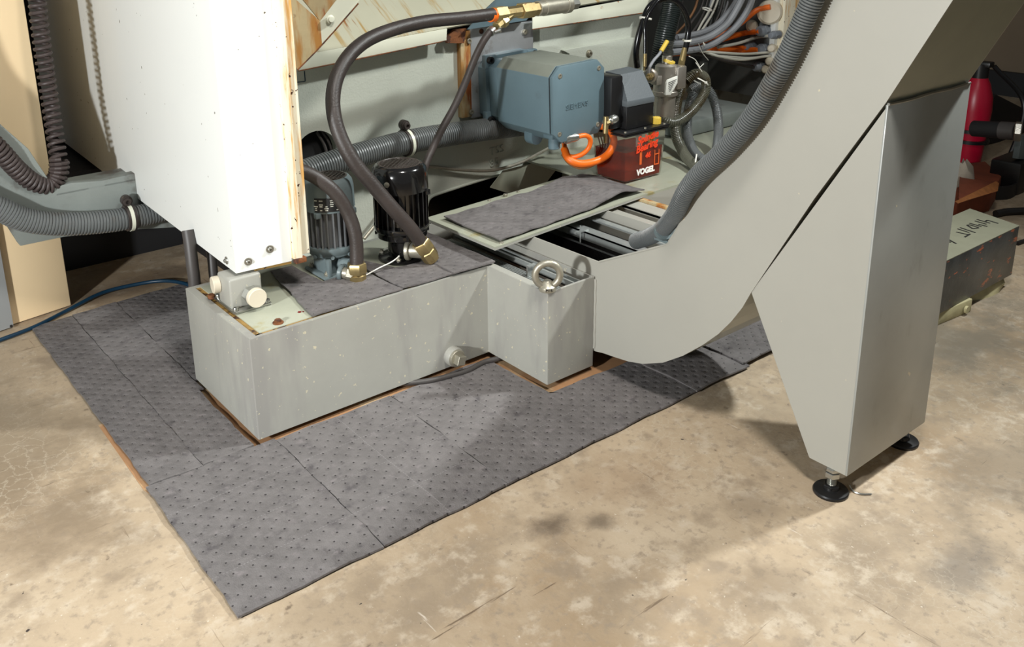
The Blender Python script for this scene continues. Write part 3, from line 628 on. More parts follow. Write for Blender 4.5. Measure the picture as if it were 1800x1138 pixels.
# ================================================================== SERVO MOTOR
T = thing('servo_motor', (.98, .3, .39), 'blue grey square servo motor with chamfered corners bolted to the steel plate', 'motor')
def octo(cx, cz, hw, hh, ch, y, tilt=0):
    p = [(-hw+ch, -hh), (hw-ch, -hh), (hw, -hh+ch), (hw, hh-ch), (hw-ch, hh), (-hw+ch, hh), (-hw, hh-ch), (-hw, -hh+ch)]
    return [Vector((cx+a*math.cos(tilt)-b*math.sin(tilt), y, cz+a*math.sin(tilt)+b*math.cos(tilt))) for a, b in p]
MC = (.980, .4785); TL = .035
bm = NB(); prism(bm, octo(*MC, .0885, .095, .025, .205, TL), (0, .20, 0), .0015); mb = part('motor_body', bm, 'motor', T); mb.data.materials.append(M['motortop'])
for p_ in mb.data.polygons:
    if p_.normal.z > .6: p_.material_index = 1
bm = NB(); prism(bm, octo(*MC, .0875, .0945, .024, .190, TL), (0, .0115, 0), .0015); fc = part('end_cover', bm, 'motor', T)
bm = NB(); prism(bm, octo(*MC, .0865, .0935, .025, .201, TL), (0, .0045, 0)); part('gasket', bm, 'blackplastic', T)
for a, b in ((-.066, .072), (.066, .072), (-.066, -.072), (.066, -.072)):
    q = Vector((MC[0]+a, .190, MC[1]+b+a*TL)); bm = NB(); lathe(bm, q, (0, -1, 0), [(.0062, -.001), (.0062, .0012), (.0052, .0016), (.003, .0016), (.003, .0004), (0, .0004)], 18); part('screw', bm, 'dull', fc)
part('brand_lettering', text_bm('SIEMENS', .0195, .0016, faceM((MC[0]-.008, .1898, MC[1]-.010), (1, 0, TL), (-TL, 0, 1)), bold=-.0002, spacing=1.05), 'motor', fc)
bm = NB(); prism(bm, octo(*MC, .078, .085, .02, .405, TL), (0, .045, 0), .001)
for sx in (-1, 1):
    for sz in (-1, 1): box(bm, (MC[0]+sx*.072-.018, .447, MC[1]+sz*.075-.018), (MC[0]+sx*.072+.018, .466, MC[1]+sz*.075+.018), .004)
prism(bm, octo(*MC, .088, .092, .03, .450, TL), (0, .032, 0), .001); fl = part('mounting_flange', bm, 'motor', T)
for sx in (-1, 1):
    for sz in (-1, 1):
        q = Vector((MC[0]+sx*.078, .447, MC[1]+sz*.08)); bm = NB(); socket(bm, q, (0, -1, 0), .010, .010); part('screw', bm, 'blackplastic', fl)
bm = NB(); q = at(940, 245, 'y', .27); lathe(bm, Vector((q.x, .235, .400)), (0, 1, 0), [(.0, 0), (.02, 0)], 8, closed=False) if False else None
s0 = at(940, 225, 'y', .30); s0.z -= .012
prism(bm, [(s0.x-.019+.0*k, .29, s0.z+.045) for k in range(1)] + [(s0.x-.019, .29, s0.z-.012)] + [(s0.x+.019*math.cos(t), .29, s0.z-.012+.019*math.sin(t)) for t in [PI+PI*k/12 for k in range(1, 12)]] + [(s0.x+.019, .29, s0.z-.012), (s0.x+.019, .29, s0.z+.045)], (0, .03, 0), .0015)
part('connector_housing', bm, 'motor', T)
s1 = at(974, 245, 'y', .215); s1.z -= .008
bm = NB(); lathe(bm, Vector((s1.x, .215, s1.z-.016)), (0, 0, 1), [(.013, 0), (.0145, .002), (.0145, .035)], 20); box(bm, (s1.x-.019, .20, s1.z+.012), (s1.x+.02, .235, s1.z+.024), .002); part('connector_housing', bm, 'motor', T)
bm = NB(); c0 = at(984, 246, 'y', .205); c1 = at(1018, 240, 'y', .19); dd = (c1-c0).normalized()
lathe(bm, c0, dd, [(.010, 0), (.010, .004), (.0085, .005), (.0085, .007), (.0105, .008), (.0105, .011), (.0085, .012), (.0125, .014), (.0130, .015), (.0130, .025), (.0115, .026), (.0115, .04), (.009, .05), (.0065, .052)], 24)
part('plug_connector', bm, 'steel', T)

# orange cables of the motor
bm = NB(); tube(bm, P3([(1014, 241, 'y', .190), (1030, 238, 'y', .185), (1038, 246, 'y', .185), (1035, 260, 'y', .19), (1022, 272, 'y', .20), (1004, 276, 'y', .22), (994, 268, 'y', .24), (992, 252, 'y', .26)]), .0062, 14); 
t_ = solo('orange_cable', bm, 'orange', 'thin orange cable curling down from the motor plug connector', 'cable')
bm = NB(); tube(bm, P3([(1054, 222, 'y', .20), (1064, 222, 'y', .19), (1076, 234, 'y', .185), (1079, 252, 'y', .185), (1068, 272, 'y', .185), (1046, 284, 'y', .185), (1020, 288, 'y', .20), (1000, 280, 'y', .22), (992, 262, 'y', .25)]), .0098, 16)
t_ = solo('orange_cable', bm, 'orange', 'thick orange cable looping beside the oil reservoir', 'cable')
bm = NB(); tube(bm, P3([(1052, 285, 'y', .18), (1036, 294, 'y', .19), (1018, 296, 'y', .2), (1000, 288, 'y', .22), (988, 272, 'y', .25)]), .003, 10)
solo('brown_wire', bm, 'brown', 'thin brown wire hanging below the thick orange cable loop', 'wire')

# ================================================================== LUBRICATION UNIT
T = thing('lubrication_unit', (1.16, .19, .25), 'clear oil reservoir of amber oil under a black and grey pump housing on the shelf', 'oil pump')
def taper(bm, lo0, hi0, lo1, hi1, z0, z1):
    a = [bm.verts.new(v) for v in ((lo0[0], lo0[1], z0), (hi0[0], lo0[1], z0), (hi0[0], hi0[1], z0), (lo0[0], hi0[1], z0))]
    b = [bm.verts.new(v) for v in ((lo1[0], lo1[1], z1), (hi1[0], lo1[1], z1), (hi1[0], hi1[1], z1), (lo1[0], hi1[1], z1))]
    fs = [bm.faces.new(a[::-1]), bm.faces.new(b)]+[bm.faces.new((a[i], a[(i+1) % 4], b[(i+1) % 4], b[i])) for i in range(4)]
    return fs
RX0, RX1, RY0, RY1 = 1.097, 1.236, .139, .245
bm = NB(); taper(bm, (RX0, RY0), (RX1, RY1), (RX0-.010, RY0-.006), (RX1+.008, RY1+.006), .2535, .385); es = bm.edges[:]; bmesh.ops.bevel(bm, geom=es, offset=.004, segments=2, affect='EDGES', profile=.5)
part('reservoir', bm, 'clear', T, 'clear plastic oil reservoir')
bm = NB(); taper(bm, (RX0+.004, RY0+.004), (RX1-.004, RY1-.004), (RX0-.002, RY0), (RX1, RY1), .2565, .334); part('oil', bm, 'amber', T, 'dark amber oil')
bm = NB(); box(bm, (RX0-.016, RY0-.012, .384), (RX1+.014, RY1+.010, .390), .0015); box(bm, (RX0-.014, RY0-.0105, .378), (RX1+.012, RY1+.008, .382), .001); part('reservoir_lid', bm, 'blackplastic', T)
for i in range(9):
    x = RX0-.010+i*.0185; bm = NB(); cyl(bm, (x, RY0-.006, .389), (x, RY0-.006, .393), .0032, n=12); part('lid_screw', bm, 'dull', T) if i in (0, 4, 8) else bm.free()
bm = NB(); cyl(bm, (RX1-.012, RY0+.012, .39), (RX1-.012, RY0+.012, .408), .011, n=24, ch=.001)
for k in range(12): cyl(bm, (RX1-.012+.011*math.cos(k*.5236), RY0+.012+.011*math.sin(k*.5236), .391), (RX1-.012+.011*math.cos(k*.5236), RY0+.012+.011*math.sin(k*.5236), .406), .0014, n=6)
part('filler_cap', bm, 'yellow', T)
def sl(z): return RY0-.006*(z-.2535)/.1315-.0012
bm = text_bm('Spindle', .0275, .0004, faceM((1.172, sl(.365)-.001, .3655), (1, 0, .13), (-.05, -.02, 1)), bold=.0008, shear=.15, spacing=1.0); part('handwriting', bm, 'redpen', T)
bm = text_bm('Bearing', .0275, .0004, faceM((1.170, sl(.340)-.001, .3425), (1, 0, .15), (-.05, -.02, 1)), bold=.0008, shear=.15, spacing=1.0); part('handwriting', bm, 'redpen', T)
bm = text_bm('46', .020, .0004, faceM((1.176, sl(.31)-.001, .316), (1, 0, .1), (-.05, -.02, 1)), bold=.0007, shear=.2); part('handwriting', bm, 'redpen', T)
bm = text_bm('VOGEL', .0215, .0004, faceM((1.172, sl(.272)-.001, .2745), (1, 0, .02), (0, -.04, 1)), bold=.0011, spacing=1.0); part('brand_lettering', bm, 'whiteink', T)
bm = NB()
for x, z0, z1, w_ in ((1.205, .284, .325, .0016), (1.221, .284, .325, .0016)): box(bm, (x-w_/2, sl(z0)-.0012, z0), (x+w_/2, sl(z0)+.0004, z1))
box(bm, (1.205, sl(.31)-.0005, .312), (1.222, sl(.31)+.0008, .3145)); box(bm, (1.205, sl(.29)-.0005, .284), (1.222, sl(.29)+.0008, .2865)); box(bm, (1.147, sl(.31)-.0006, .295), (1.154, sl(.31)+.001, .330)); part('level_marks', bm, 'orangemark', T)
bm = NB(); box(bm, (1.190, RY0+.004, .345), (1.206, RY0+.010, .384)); part('dipstick', bm, 'yellow', T)
bm = NB(); box(bm, (1.150, RY0+.010, .340), (1.166, RY0+.016, .384)); part('filter_strip', bm, 'paper', T)
# housing
HX0, HX1 = 1.112, 1.208
bm = NB(); box(bm, (HX0-.003, .150, .391), (HX1+.002, .238, .452), .003); part('housing_base', bm, 'blackplastic', T)
bm = NB(); box(bm, (HX0-.004, .148, .450), (HX1+.003, .24, .466), .002)
a = [bm.verts.new(v) for v in ((HX0-.003, .149, .465), (HX1+.002, .149, .465), (HX1+.002, .239, .465), (HX0-.003, .239, .465))]
b = [bm.verts.new(v) for v in ((HX0+.008, .185, .528), (HX1-.008, .185, .531), (HX1-.006, .237, .533), (HX0+.006, .237, .530))]
bm.faces.new(b); bm.faces.new(a[::-1])
for i in range(4): bm.faces.new((a[i], a[(i+1) % 4], b[(i+1) % 4], b[i]))
part('housing_cover', bm, 'lid', T)
bm = NB(); box(bm, (HX0-.045, .165, .395), (HX0-.004, .24, .53), .004); part('motor_hood', bm, 'blackplastic', T)
bm = NB(); q = at(1072, 212, 'y', .165); lathe(bm, q, (.75, -.1, .1), [(.006, -.02), (.008, -.012), (.008, .0), (.011, .002), (.012, .006), (.012, .016), (.009, .022), (0, .024)], 18); part('fitting', bm, 'steel', T)
bm = NB(); hexn(bm, q+Vector((-.018, .0, -.004)), q+Vector((-.006, 0, -.002)), .010); cyl(bm, q+Vector((-.014, 0, .012)), q+Vector((-.017, -.002, -.03)), .007, n=16); part('fitting', bm, 'brass', T)
bm = NB(); q = at(1066, 232, 'y', .21); cyl(bm, q+Vector((0, 0, .02)), q+Vector((.002, 0, -.03)), .008, n=16, ch=.001); part('fitting', bm, 'brass', T)
for k in range(5):
    bm = NB(); tube(bm, P3([(1050+k*6, 236+k, 'y', .24), (1056+k*5, 258, 'y', .24), (1046+k*4, 276, 'y', .25)]), .0017, 8); part('capillary_tube', bm, 'dull', T)

# ================================================================== FILTER REGULATOR
T = thing('air_filter_regulator', (1.32, .25, .35), 'cast aluminium air filter bowl with brass fittings behind the oil reservoir', 'filter')
fc_ = at(1168, 185, 'y', .26); fx, fy = fc_.x, .26
zt = at(1168, 112, 'y', .26).z; zb = at(1160, 212, 'y', .26).z; zm = at(1165, 168, 'y', .26).z
bm = NB(); lathe(bm, (fx, fy, zb-.008), (0, 0, 1), [(0, 0), (.014, .001), (.024, .006), (.028, .014), (.030, .03), (.030, zm-zb+.008)], 32); part('bowl', bm, 'alu', T)
bm = NB(); lathe(bm, (fx, fy, zm), (0, 0, 1), [(.032, 0), (.036, .002), (.036, .012), (.034, .014), (.030, zt-zm-.022), (.030, zt-zm-.006), (.022, zt-zm), (0, zt-zm)], 32)
box(bm, (fx+.005, fy-.040, zm+.02), (fx+.042, fy+.01, zt-.006), .004); box(bm, (fx-.05, fy-.012, zm+.035), (fx, fy+.012, zm+.06), .003)
part('head', bm, 'alu', T)
bm = NB(); q = at(1142, 135, 'y', .235); lathe(bm, q+Vector((.012, .01, 0)), (-.9, -.35, 0), [(.020, -.008), (.020, 0), (.016, .003), (.013, .003)], 24); part('side_port', bm, 'alu', T)
bm = NB(); hexn(bm, q+Vector((.008, .006, 0)), q+Vector((-.004, -.002, 0)), .0105); hexn(bm, q+Vector((-.004, -.002, 0)), q+Vector((-.010, -.004, 0)), .0085); cyl(bm, q+Vector((-.010, -.004, 0)), q+Vector((-.024, -.010, -.002)), .0045, n=14); part('hex_fitting', bm, 'brass', T)
q = at(1180, 152, 'y', fy-.043); bm = NB(); prism(bm, [q+Vector((-.022, 0, -.022)), q+Vector((-.020, 0, .012)), q+Vector((-.014, 0, .020)), q+Vector((.026, 0, .026)), q+Vector((.026, 0, .006)), q+Vector((.0, 0, -.024))], (0, .006, 0), .0012); part('label_boss', bm, 'paper', T)
bm = NB()
for k in range(6): prism(bm, [q+Vector((-.014+.001*k, -.0012, .012-.005*k)), q+Vector((.02-.004*k, -.0012, .018-.005*k)), q+Vector((.02-.004*k, -.0012, .0168-.005*k)), q+Vector((-.014+.001*k, -.0012, .0108-.005*k))], (0, .0008, 0))
part('label_print', bm, 'ink', T)
bm = NB(); cyl(bm, (fx+.003, fy, zt), (fx+.003, fy, zt+.022), .014, n=20, ch=.001); part('collar', bm, 'alu', T)
bm = NB(); cyl(bm, (fx+.004, fy-.004, zt+.002), (fx+.006, fy-.006, zt+.010), .018, n=24, ch=.001); part('yellow_ring', bm, 'yellow', T)
bm = NB(); cyl(bm, (fx+.004, fy, zt+.022), (fx+.006, fy, zt+.062), .0135, n=20); part('sight_glass', bm, 'clear', T)
bm = NB(); e0 = at(1162, 90, 'y', .235); e1 = at(1173, 72, 'y', .235); cyl(bm, e0, e1, .0062, n=14, ch=.0008); part('crimp_sleeve', bm, 'yellow', T)
bm = NB(); tube(bm, [e0, e0+(e0-e1)*.35, *P3([(1150, 105, 'y', .235), (1141, 120, 'y', .235), (1140, 132, 'y', .24)])], .0042, 12); part('breather_tube', bm, 'cgrey', T)
q = at(1196, 118, 'y', .26); bm = NB(); hexn(bm, at(1194, 132, 'y', .26), at(1197, 116, 'y', .26), .012); hexn(bm, at(1197, 117, 'y', .26), at(1199, 106, 'y', .26), .010); cyl(bm, at(1199, 107, 'y', .26), at(1204, 84, 'y', .26), .0095, .0075, n=16); part('hose_fitting', bm, 'brass', T)
bm = NB(); cyl(bm, at(1133, 118, 'y', .24), at(1134, 94, 'y', .24), .0052, n=14, ch=.0006); cyl(bm, at(1132, 124, 'y', .24), at(1133, 116, 'y', .24), .0028, n=10); part('crimp_sleeve', bm, 'brass', T)
# black tubes
bm = NB(); tube(bm, P3([(1204, 90, 'y', .26), (1208, 70, 'y', .26), (1210, 45, 'y', .26), (1200, 15, 'y', .26), (1182, 0, 'y', .265), (1160, 0, 'y', .27), (1140, 14, 'y', .275), (1126, 50, 'y', .28), (1118, 90, 'y', .285), (1120, 118, 'y', .29)]), .0085, 14)
solo('black_tube', bm, 'gloss', 'thick glossy black tube arching over the air filter', 'tube')
bm = NB(); tube(bm, P3([(1134, 96, 'y', .24), (1134, 68, 'y', .245), (1134, 40, 'y', .25), (1148, 12, 'y', .25), (1165, -4, 'y', .25), (1185, 2, 'y', .25)]), .0052, 12)
solo('black_tube', bm, 'gloss', 'thin glossy black tube ending in a brass sleeve at the filter', 'tube')
def ring_tie(c, d, r, name_lab, t=.0016, tail=None):
    u, v, dd_ = frame(d); c = Vector(c); bm = NB(); n = 28; rr = []
    for i in range(n):
        a = 2*PI*i/n; e = u*math.cos(a)+v*math.sin(a)
        rr.append([bm.verts.new(c+e*(r+x)+dd_*y) for x, y in ((0, -t*1.4), (t*.6, -t*1.4), (t*.6, t*1.4), (0, t*1.4))])
    for i in range(n):
        a, b = rr[i], rr[(i+1) % n]
        for k in range(4): bm.faces.new((a[k], b[k], b[(k+1) % 4], a[(k+1) % 4]))
    h = c+u*(r+.002); box(bm, h-Vector((.003, .003, .003)), h+Vector((.003, .003, .003)), .0005)
    if tail:
        for tl in tail: tube(bm, tl, .0011, 6, .006)
    bmesh.ops.recalc_face_normals(bm, faces=bm.faces)
    return solo('cable_tie', bm, 'tie', name_lab, 'cable tie')
ring_tie(at(1135, 32, 'y', .262), (.25, 0, 1), .0155, 'white cable tie binding the two black tubes together')
ring_tie(at(1208, 71, 'y', .26), (0, 0, 1), .0105, 'white cable tie round the thick black tube above its brass fitting', .002)

# ================================================================== CONDUITS
bm = NB(); cpts = [(470, 330, 'y', .44), (545, 300, 'y', .44), (620, 276, 'y', .44), (715, 250, 'y', .445), (800, 235, 'y', .45), (900, 222, 'y', .455), (990, 212, 'y', .46)]
corr(bm, P3(cpts), .030, .0066, .0024, 26); T = solo('corrugated_conduit', bm, 'conduit', 'large grey corrugated conduit clamped along the wall behind the pumps', 'conduit')
c = at(715, 251, 'y', .445); d = (at(800, 235, 'y', .45)-at(620, 276, 'y', .44)).normalized()
def clamp(parent, c, d, r, boltdir=(0, 0, 1)):
    bm = NB(); lathe(bm, c-d*.010, d, [(r, 0), (r+.004, 0), (r+.004, .020), (r, .020)], 32); box(bm, c+Vector((-.009, .002, r-.004)), c+Vector((.009, .016, r+.016)), .003); cyl(bm, c+Vector((0, .002, r+.014)), c+Vector((0, .016, r+.014)), .0125, n=20); cl = part('clamp', bm, 'rubber', parent, 'oily rubber lined pipe clamp')
    bm = NB(); lathe(bm, c-d*.004, d, [(r+.0042, 0), (r+.0052, 0), (r+.0052, .008), (r+.0042, .008)], 32); part('band', bm, 'lip', cl)
    bm = NB(); b0 = c+Vector((-.004, -.006, r+.015)); cyl(bm, b0+Vector((0, .002, 0)), b0-Vector((0, .001, 0)), .011, n=20); socket(bm, b0, (0, -1, 0), .009, .008); part('bolt', bm, 'rubber', cl)
clamp(T, c, d, .030)
bm = NB(); cpts = [(-230, 240, 'y', .70), (-120, 305, 'y', .70), (-50, 345, 'y', .70), (0, 368, 'y', .70), (45, 387, 'y', .70), (100, 394, 'y', .70), (160, 392, 'y', .70), (225, 384, 'y', .70), (300, 366, 'y', .70), (360, 346, 'y', .70)]
corr(bm, P3(cpts), .0265, .0068, .0024, 26); T = solo('corrugated_conduit', bm, 'conduit', 'grey corrugated conduit sagging across the left side in front of the cream cabinet', 'conduit')
clamp(T, at(228, 383, 'y', .70), (at(300, 366, 'y', .7)-at(160, 392, 'y', .7)).normalized(), .0265)
# conduit along the conveyor
bm = NB(); X0 = .640
cpts = [at(1510, -190, 'x', X0), at(1452, -60, 'x', X0), at(1428, 0, 'x', X0), at(1395, 75, 'x', X0), at(1362, 140, 'x', X0), at(1318, 212, 'x', X0), at(1270, 268, 'x', X0), at(1228, 308, 'x', X0), at(1205, 338, 'x', X0+.004), at(1187, 375, 'x', X0+.02), at(1165, 402, 'x', X0+.055), at(1142, 416, 'x', X0+.085), at(1118, 424, 'x', X0+.10)]
corr(bm, cpts, .0170, .0046, .0030, 22); T = solo('corrugated_conduit', bm, 'conduit', 'long grey corrugated conduit running down along the curved conveyor side into the tray', 'conduit')
q = at(1168, 405, 'x', X0+.055); bm = NB(); d = (cpts[10]-cpts[9]).normalized(); u, v, d = frame(d)
lathe(bm, q-d*.006, d, [(.0175, 0), (.0195, 0), (.0195, .012), (.0175, .012)], 24); R_ = Matrix((u, v, d)).transposed(); bx = NB()
box(bm, q-Vector((.004, .020, .024)), q+Vector((.004, .022, -.018)), .001); part('saddle_clip', bm, 'pumpgrey', T)
bx.free()
# black conduit behind the filter
bm = NB(); corr(bm, P3([(1188, -30, 'y', .40), (1180, 20, 'y', .40), (1170, 60, 'y', .40), (1160, 110, 'y', .41), (1155, 150, 'y', .42)]), .030, .0062, .0022, 24)
solo('corrugated_conduit', bm, 'conduitblack', 'wide black corrugated conduit rising behind the air filter', 'conduit')
# looped conduits
bm = NB(); corr(bm, P3([(1215, 133, 'y', .28), (1196, 160, 'y', .27), (1188, 195, 'y', .25), (1188, 235, 'y', .22), (1198, 262, 'y', .185), (1213, 284, 'z', .270), (1238, 300, 'z', .267), (1275, 304, 'z', .267)]), .0148, .0046, .0026, 18)
solo('corrugated_conduit', bm, 'conduitoil', 'oily looped conduit, left strand of the tied coil beside the filter', 'conduit')
bm = NB(); corr(bm, P3([(1208, 142, 'y', 0.260), (1222, 130, 'y', 0.250), (1238, 136, 'y', 0.245), (1240, 158, 'y', 0.240), (1225, 185, 'y', 0.235), (1205, 205, 'y', 0.230), (1186, 216, 'y', 0.230), (1172, 214, 'y', 0.240), (1160, 205, 'y', 0.260)]), .0145, .0048, .0028, 18)
solo('corrugated_conduit', bm, 'conduitoil', 'oily brownish conduit crossing in front of the tied coil beside the filter', 'conduit')
bm = NB(); corr(bm, P3([(1212, 160, 'y', .31), (1228, 152, 'y', .305), (1246, 160, 'y', .29), (1259, 190, 'y', .26), (1263, 225, 'y', .22), (1260, 262, 'y', .155), (1250, 283, 'z', .270), (1228, 298, 'z', .267)]), .0142, .0046, .0026, 18)
solo('corrugated_conduit', bm, 'conduit', 'clean grey looped conduit, right strand of the tied coil', 'conduit')
bm = NB(); corr(bm, P3([(1218, 165, 'y', .30), (1210, 195, 'y', .285), (1208, 230, 'y', .245), (1215, 258, 'y', .19), (1228, 276, 'z', .272), (1248, 288, 'z', .268)]), .0142, .0046, .0026, 18)
solo('corrugated_conduit', bm, 'conduit', 'grey looped conduit strand in the middle of the tied coil', 'conduit')
ring_tie(at(1228, 142, 'y', 0.255), (.5, -.1, .8), .030, 'white cable tie with a long tail holding the top of the looped conduits', .0012, tail=[P3([(1230, 118, 'y', 0.230), (1222, 105, 'y', 0.230), (1211, 99, 'y', 0.230)]), P3([(1229, 120, 'y', 0.230), (1237, 112, 'y', 0.230)]), P3([(1223, 110, 'y', 0.230), (1234, 126, 'y', 0.230)])])
ring_tie(at(1222, 288, 'z', .270), (.6, -.8, -.1), .026, 'white cable tie round the bottom of the looped conduits', .0012)

# coiled cable at the left
def coil(pts, R, r, pitch):
    p = resample(smooth(pts, .01), .004); bm = NB(); T_ = []; n = len(p)
    for i in range(n): T_.append((p[min(i+1, n-1)]-p[max(0, i-1)]).normalized())
    u = frame(T_[0])[0]; path = []; s = 0
    for i in range(n):
        u = (u-T_[i]*u.dot(T_[i])).normalized(); v = T_[i].cross(u)
        if i: s += (p[i]-p[i-1]).length
        # several samples per path step
        nx = p[min(i+1, n-1)]
        for k in range(4):
            ss = s+k*(nx-p[i]).length/4; a = 2*PI*ss/(pitch(i/n) if callable(pitch) else pitch)
            path.append(p[i].lerp(nx, k/4)+(u*math.cos(a)+v*math.sin(a))*R)
    return sweep(bm, path[:-4], lambda i: r, 8)
bm = coil(P3([(48, -160, 'y', .80), (55, -90, 'y', .80), (62, -40, 'y', .80), (68, 30, 'y', .80), (78, 110, 'y', .80), (88, 180, 'y', .80), (97, 240, 'y', .78), (104, 285, 'y', .76)]), .0155, .0042, .0155)
co = solo('coiled_cable', bm, 'coil', 'dark coiled cable hanging beside the cream cabinet', 'cable')
bm = coil(P3([(104, 280, 'y', .76), (103, 305, 'y', .755), (90, 325, 'y', .75), (62, 322, 'y', .74), (30, 298, 'y', .73), (0, 265, 'y', .72), (-40, 225, 'y', .72), (-110, 150, 'y', .72), (-150, 60, 'y', .72)]), .0175, .0048, .0100)
me = part('tight_coils', bm, 'coil', co, 'tightly wound lower coils bending to the left')

# ================================================================== HOSES
bm = NB(); tube(bm, P3([(742, 430, 'y', .085), (722, 402, 'y', .09), (690, 366, 'y', .10), (655, 325, 'y', .115), (622, 285, 'y', .13), (598, 240, 'y', .15), (586, 195, 'y', .17), (588, 150, 'y', .19), (606, 108, 'y', .21), (640, 74, 'y', .23), (690, 52, 'y', .25), (750, 38, 'y', .27), (810, 32, 'y', .285), (866, 25, 'y', .295)]), .0148, 20, .01)
T = solo('hydraulic_hose', bm, 'rubber', 'large black hose looping up from the black pump to the brass fitting', 'hose')
bm = NB(); tube(bm, P3([(627, 464, 'y', .105), (627, 440, 'y', .107), (624, 410, 'y', .11), (612, 375, 'y', .12), (590, 340, 'y', .13), (560, 315, 'y', .145), (530, 300, 'y', .16), (495, 292, 'y', .18)]), .0138, 20, .01)
solo('hydraulic_hose', bm, 'rubber', 'short black hose curving from the grey pump outlet up behind the white enclosure', 'hose')
bm = NB(); tube(bm, P3([(862, 55, 'y', .29), (850, 72, 'y', .29), (836, 100, 'y', .295), (820, 140, 'y', .30), (800, 185, 'y', .30), (778, 225, 'y', .30), (762, 258, 'y', .30), (748, 290, 'y', .29), (738, 330, 'y', .28), (728, 370, 'y', .27)]), .0088, 16, .01)
solo('hydraulic_hose', bm, 'rubber', 'thin black hose running diagonally from the brass tee down behind the black pump', 'hose')
bm = NB(); tube(bm, P3([(330, 405, 'y', .36), (334, 430, 'y', .35), (338, 465, 'y', .34), (342, 498, 'y', .335), (343, 540, 'y', .335)]), .0125, 14)
solo('hydraulic_hose', bm, 'cdark', 'grey hose hanging vertically behind the left rear corner of the tank', 'hose')
bm = NB(); tube(bm, P3([(366, 420, 'y', .38), (372, 450, 'y', .36), (375, 480, 'y', .35), (378, 500, 'y', .345)]), .010, 14)
solo('hydraulic_hose', bm, 'cdark', 'dark hose just right of the vertical grey hose behind the tank', 'hose')
# outlet fittings on the hoses
T = thing('pipe_elbow', at(745, 470, 'y', .085), 'brass and steel elbow joining the large hose to the black pump', 'fitting')
d = (at(742, 430, 'y', .085)-at(722, 402, 'y', .09)).normalized(); q = at(738, 425, 'y', .086)
bm = NB(); lathe(bm, q, d, [(.0185, 0), (.0205, .003), (.0205, .023), (.0185, .026)], 6); part('hex_nut', bm, 'brass', T)
bm = NB(); lathe(bm, q+d*.022, d, [(.0170, 0), (.0170, .004), (.0190, .006), (.0185, .024), (.0150, .032), (0, .032)], 8); part('elbow_body', bm, 'brass', T)
bm = NB(); e = q+d*.028; f_ = at(718, 440, 'y', .115); lathe(bm, e, f_-e, [(.013, 0), (.016, .006), (.016, (f_-e).length)], 18); part('side_barrel', bm, 'dull', T)
bm = NB(); lathe(bm, f_-(f_-e)*.12, (f_-e), [(.020, 0), (.0215, .002), (.0215, .008), (.019, .010)], 20); part('ring_nut', bm, 'dull', T)
T = thing('pipe_elbow', at(625, 500, 'y', .10), 'brass and steel elbow joining the short hose to the grey pump', 'fitting')
q = at(627, 462, 'y', .105); d = Vector((0, -.02, -1)).normalized()
bm = NB(); lathe(bm, q, d, [(.0180, 0), (.0200, .003), (.0200, .019), (.0185, .022)], 6, rot=.3); part('hex_nut', bm, 'brass', T)
bm = NB(); lathe(bm, q+d*.021, d, [(.0155, 0), (.0155, .003), (.0180, .005), (.0175, .018), (.0130, .0245), (0, .0245)], 8); part('elbow_body', bm, 'brass', T)
bm = NB(); e = q+d*.028; f_ = at(598, 478, 'y', .135); hexn(bm, e, e.lerp(f_, .55), .0155); cyl(bm, e.lerp(f_, .5), f_, .012, n=18); part('side_nut', bm, 'dull', T)
bm = NB(); lathe(bm, e.lerp(f_, .8), f_-e, [(.015, 0), (.0165, .002), (.0165, .008), (.014, .010)], 20); part('ring_nut', bm, 'pumpgrey', T)
# top manifold
T = thing('hose_coupling', at(920, 20, 'y', .30), 'brass tee and steel check valve coupling at the top of the large hose', 'fitting')
a0 = at(862, 27, 'y', .296); a1 = at(1010, 6, 'y', .33); d = (a1-a0).normalized(); Lh = (a1-a0).length
def seg(f0, f1, r, n=24, ch=.001, mat='brass', name='hex_nut', lab=None):
    bm = NB(); cyl(bm, a0+d*(Lh*f0), a0+d*(Lh*f1), r, n=n, ch=ch); return part(name, bm, mat, T, lab)
seg(-.01, .05, .0165, mat='orange', name='ferrule'); seg(.04, .16, .0195, 6); seg(.15, .33, .0145, 8, name='tee_body'); seg(.33, .47, .0205, 6); seg(.46, .54, .0165, 6)
seg(.53, .62, .019, mat='dull', name='valve_neck'); seg(.60, .88, .0205, mat='dull', name='check_valve', lab='grey cast steel check valve'); seg(.86, .92, .0225, mat='dull', name='valve_collar'); seg(.90, 1.02, .0165, 6, mat='steel', name='end_plug')
b0 = a0+d*(Lh*.25); b1 = at(862, 56, 'y', .29); dd = (b1-b0).normalized()
bm = NB(); cyl(bm, b0, b0.lerp(b1, .75), .012, n=8, ch=.001); part('branch', bm, 'brass', T)
bm = NB(); lathe(bm, b0.lerp(b1, .35), dd, [(.015, 0), (.0165, .002), (.0165, .016), (.014, .018)], 6); part('branch_nut', bm, 'brass', T)
bm = NB(); lathe(bm, b0.lerp(b1, .9), dd, [(.010, 0), (.0112, .0), (.0112, .012), (.010, .012)], 20); e_ = b1+Vector((.02, -.012, .004)); cyl(bm, b1+Vector((.004, -.010, 0)), e_, .004, n=8); box(bm, e_-Vector((.003, .003, .006)), e_+Vector((.003, .003, .006)), .001); part('hose_clip', bm, 'steel', T)

